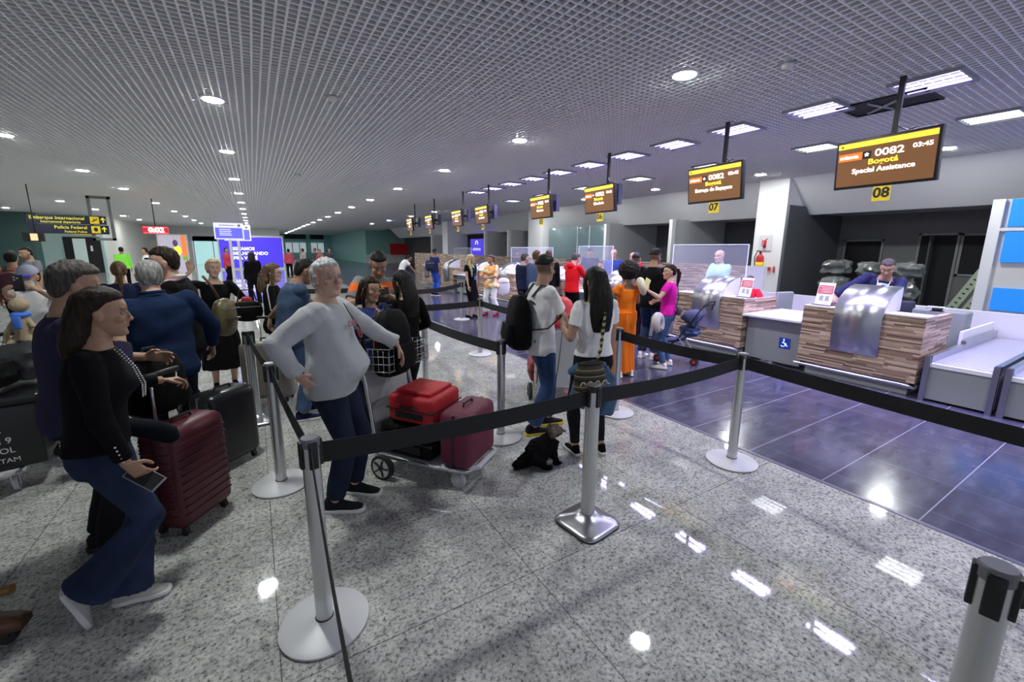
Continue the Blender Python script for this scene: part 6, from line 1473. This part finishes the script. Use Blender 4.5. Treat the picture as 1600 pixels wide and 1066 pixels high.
for i, (c, r, m_, l) in enumerate((((-1.9, 4.5, .86), (.36, .24, .13), 'blackcl', 'black soft bag on the plastic box at the left edge'), ((-1.62, 4.72, .90), (.2, .22, .16), mat('charcoal_bag', (.03, .03, .033), .6), 'charcoal soft bag beside the plush doll'), ((-2.1, 4.75, 1.07), (.24, .2, .09), mat('grey_jacket', (.16, .16, .15), .9), 'grey folded jacket on the bags at the left edge'),
                                  ((-2.15, 5.1, 1.22), (.25, .15, .22), 'blackcl', 'black rucksack in the basket of the left trolley'))):
    lump('soft_bag', c, r, m_, l, 'bag', seed=10 + i)
t = thing('plush_doll', 'beige plush doll with blue scarf on the bags at the left edge', 'doll', (-1.62, 4.80, 1.05), R(-20)); PL = mat('beige_plush', (.42, .32, .20), .9, bump=(60, .4))
mb = MB(); mb.tube([(0, 0, .0), (0, 0, .10), (0, 0, .2)], [.05, .055, .04], n=14); mb.ball((0, 0, .28), (.062, .058, .055)); mb.tube([(-.03, 0, .05), (-.06, -.06, -.02), (-.08, -.1, -.12)], .026, n=10); mb.tube([(.03, 0, .04), (.05, -.05, -.03), (.06, -.08, -.10)], .026, n=10); mb.tube([(-.04, 0, .17), (-.10, -.02, .06), (-.11, -.03, -.02)], .02, n=8); mb.tube([(.04, 0, .17), (.09, -.02, .10)], .02, n=8)
link('body', remesh(mb, .008, 2), PL, t)
mb = MB(); mb.tube([(.042 * math.cos(a), .042 * math.sin(a), .205) for a in [2 * PI * q / 14 for q in range(15)]], .02, n=8); mb.box(-.01, .05, -.08, -.06, .10, .20, bev=.01); mb.build('scarf', mat('scarf_blue', (.08, .22, .75), .8), t, True)
# bottom-left corner: brown cart foot
t = thing('wooden_cart', 'brown wooden cart foot with black caster at the bottom left corner', 'cart', (-1.25, 2.60, 0), R(-8)); BW = mat('brown_wood', (.12, .055, .025), .5, bump=(12, .3, (1, 8, 1)))
mb = MB(); mb.loft([[Vector((x, y, z)) for y, z in ((-.04, .07), (.04, .07), (.04, .07 + h), (-.04, .07 + h))] for x, h in ((-.5, .09), (.05, .08), (.16, .05), (.20, .03))]); mb.build('foot', BW, t)
w = MB(); w.tube([(.13, -.02, .035), (.13, .02, .035)], .035, n=16); w.box(.115, .145, -.028, .028, .04, .08); w.build('caster', 'rubber', t, True)
MB().tube([(-.5, .12, .10), (.12, .10, .20)], .022, n=10).build('rail', mat('ochre_rail', (.22, .13, .03), .4), t, True)
MB().box(-.2, .0, .12, .125, .26, .33).build('red_tag', 'redp', t); MB().tube([(-.1, .12, .26), (.02, .11, .20)], .003, n=5).build('string', 'label', t)

# ================================================================ SIGNS IN THE HALL
t = thing('hanging_sign', 'navy overhead sign reading Embarque Internacional and Polícia Federal', 'sign', (-6.0, 23, 2.22), R(2))
MB().box(-1.1, 1.08, 0, .12, .37, .70).build('upper_board', 'navy', t); MB().box(-1.1, 1.12, 0, .12, 0, .35).build('lower_board', 'navy', t)
YW = mat('sign_lettering', (.85, .75, .08), .4, emit=(.85, .75, .08), es=.5)
for s2, x, z, sz in (('Embarque Internacional', -.28, .585, .17), ('International departures', -.2, .44, .12), ('Polícia Federal', .05, .24, .17), ('Federal Police', .17, .08, .12)): text(t, 'lettering', s2, sz, YW, (x, -.006, z), (1, 0, 0), (0, 0, 1), sx=.92)
for z in (.40, .04): MB().box(.62, .88, -.012, 0, z, z + .27).build('pictogram', 'yellow', t)
for i, z in enumerate((.45, .09)):
    mb = MB(); mb.box(.98, 1.01, -.012, 0, z, z + .18); mb.tube([(.93, -.008, z + .1), (.995, -.008, z + .19), (1.06, -.008, z + .1)], .016, n=6); mb.build('arrow', YW, t)
mb = MB(); mb.tube([(.66, -.016, .47), (.84, -.016, .58)], .018, n=6); mb.tube([(.73, -.016, .60), (.76, -.016, .52)], .014, n=6); mb.build('plane_mark', 'navy', t)
mb = MB(); mb.ball((.75, -.014, .18), (.06, .006, .08)); mb.build('crest_mark', 'navy', t)
t = thing('sign_frame', 'grey hanging frame carrying the overhead sign', 'frame', (-5.1, 23.16, 1.98)); mb = MB(); mb.box(-.33, -.23, 0, .1, 0, CEIL - 1.98); mb.box(.27, .37, 0, .1, 0, CEIL - 1.98); mb.box(-.33, .37, 0, .1, 0, .1); mb.box(-.33, .37, 0, .1, CEIL - 2.08, CEIL - 1.98); mb.build('frame', mat('frame_grey', (.2, .2, .2), .5), t)
t = thing('digital_clock', 'red glowing digital clock hanging over the queue', 'clock', (-3.42, 23, 2.28)); MB().box(-.42, .42, 0, .12, 0, .30).build('housing', mat('clock_red', (.35, .01, .02), .4, emit=(.6, .01, .03), es=.6), t); text(t, 'digits', '0:02', .26, 'ledb', (.03, -.01, .15), (1, 0, 0), (0, 0, 1), off=.008, sx=1.15); MB().tube([(0, .06, .3), (0, .06, CEIL - 2.28)], .018, n=8).build('rod', 'black', t); MB().box(-.38, .38, -.006, 0, .02, .05).build('led_strip', 'led', t); MB().box(-.38, .38, -.006, 0, .25, .28).build('led_strip', 'led', t)
def stand(lab, x, y, z1, w, h, rz=0):
    t = thing('stand_sign', lab, 'sign', (x, y, 0), rz); MB().box(-w / 2, w / 2, 0, .04, z1 - h, z1).build('panel', 'signw', t); MB().box(-w / 2 + .03, w / 2 - .03, -.004, 0, z1 - h + .03, z1 - .13).build('blue_field', 'signb', t)
    mb = MB(); [mb.box(-w / 2 + .12, w / 2 - .3 + .02 * (q % 2), -.007, -.004, z1 - .18 - .05 * q, z1 - .165 - .05 * q) for q in range(4)]; mb.build('text_lines', 'billw', t)
    mb = MB(); mb.box(-w / 2 + .12, w / 2 - .2, -.004, 0, z1 - .075, z1 - .055); mb.ball((w / 2 - .1, -.004, z1 - .065), (.035, .004, .035)); mb.build('header_text', 'grayp', t)
    for px in (-.04, .03) if 0 else (.0,): MB().box(px - .035, px + .035, .0, .06, .02, z1 - h).build('post', 'white', t)
    MB().box(-.25, .25, -.2, .25, 0, .02).build('foot', 'white', t); return t
stand('white and blue stand sign left of the billboard, nearer one', -.52, 14, 2.42, .68, .44)
stand('white stand sign just behind the nearer stand sign', -.36, 15.2, 2.42, .68, .46)
t = thing('billboard', 'large blue billboard reading Estamos melhorando pra você', 'billboard', (0, 39.5, 0)); MB().box(-2.3, 2.15, 0, .2, 0, 2.62).build('frame', 'offwhite', t); MB().box(-2.2, 2.05, -.02, 0, .12, 2.5).build('face', 'bill', t)
for i, s2 in enumerate(('ESTAMOS', 'MELHORANDO', 'PRA VOCÊ')): text(t, 'lettering', s2, .34, 'billw', (-1.35, -.03, 1.6 - .36 * i), (1, 0, 0), (0, 0, 1), 'LEFT', off=.012)
t = thing('advert_panel', 'tall pale advert panel with yellow and orange figures at the left end', 'advert', (-4.3, 34, 0)); MB().box(-.75, .75, 0, .15, 0, 2.5).build('frame', 'offwhite', t)
MB().box(-.68, .68, -.01, 0, .1, 2.42).build('poster', mat('poster_pale', (.5, .45, .55), .5, emit=(.45, .4, .5), es=.4), t); MB().box(.42, .68, -.015, -.01, .9, 2.42).build('orange_strip', mat('poster_orange', (.85, .2, .05), .5, emit=(.8, .2, .05), es=.5), t); MB().box(.42, .68, -.017, -.012, .9, 1.15).build('green_strip', mat('poster_green', (.4, .8, .1), .5), t)
mb = MB(); mb.ball((.2, -.012, 1.5), (.2, .006, .3)); mb.ball((.05, -.012, 1.05), (.16, .006, .2)); mb.build('yellow_shape', 'scry', t, True); mb = MB(); mb.ball((.12, -.014, 1.95), (.13, .006, .22)); mb.build('violet_shape', mat('poster_violet', (.15, .08, .3), .5), t, True)
t = thing('small_screen', 'small orange-lit screen below the overhead sign', 'screen', (-6.05, 20, 1.9)); MB().box(-.3, .2, 0, .06, 0, .28).build('housing', 'black', t); MB().box(-.12, .05, -.004, 0, .03, .25).build('display', mat('screen_peach', (.9, .5, .25), .4, emit=(.9, .5, .25), es=1.0), t); MB().tube([(0, .03, .28), (0, .03, CEIL - 1.9)], .015, n=8).build('rod', 'black', t)
t = thing('gate_plate', 'small yellow plate sign over the doorway at left', 'sign', (-9.3, 38.0, 2.45)); MB().box(-.55, .55, -.1, 0, 0, .35).build('plate', 'yellow', t); text(t, 'lettering', 'A B C', .2, 'inkk', (0, -.11, .17), (1, 0, 0), (0, 0, 1))
t = thing('red_hanging_sign', 'red hanging sign before the teal wall, behind the orange jersey man', 'sign', (14.2, 48, 1.0)); MB().box(-1.0, 1.0, 0, .1, 0, 1.25).build('board', 'redp', t); MB().tube([(0, .05, 1.25), (0, .05, 3.9)], .04, n=8).build('rod', 'redp', t)
t = thing('purple_panel', 'purple wall panel with white emblem behind the blonde airline woman', 'sign', (12.75, 25.1, 0)); MB().box(0, .1, -1.3, 1.3, 0, 2.4).build('panel', 'bill', t); text(t, 'lettering', 'universo', .34, 'billw', (-.01, .35, 1.75), (0, -1, 0), (0, 0, 1)); mb = MB(); mb.tube([(-.01, .35 + .17 * math.cos(a), 2.1 + .17 * math.sin(a)) for a in [R(x) for x in range(-20, 201, 20)]], .03, n=6); mb.build('emblem', 'billw', t)
for i, (x, y) in enumerate(((1.25, 11.6), (1.7, 12.1))):
    t = thing('counter_sign', ('left' if i == 0 else 'right') + ' thin stand sign seen past the white-haired man', 'sign', (x, y, 0)); MB().box(-.18, .18, 0, .02, .95, 1.15).build('plate', 'black', t); MB().tube([(0, .01, .02), (0, .01, .95)], .012, n=6).build('stem', 'chrome', t); MB().lathe([(.15, 0), (.15, .015), (.02, .02)], n=20).build('foot', 'postpaint', t)
# tiny counter clutter
t = thing('desk_gadget', 'small black device on the counter right of the hood under screen 08', 'device', (7.75, 1.80, 1.02)); MB().box(-.05, .05, -.06, .06, 0, .01).build('foot', 'black', t); MB().box(-.03, .03, -.05, .05, .01, .05, bev=.01).build('head', 'black', t, True)
for i, (y, l) in enumerate(((9.6, 'monitor back behind the fourth counter'), (12.6, 'monitor back behind the fifth counter'))):
    t = thing('desk_monitor', l, 'monitor', (7.5, y, .74)); MB().box(-.02, .02, -.24, .24, .12, .45, bev=.006).build('housing', 'offwhite', t, True); MB().box(-.01, .03, -.03, .03, 0, .14).build('stem', 'black', t); MB().box(-.08, .1, -.12, .12, 0, .012).build('foot', 'black', t)
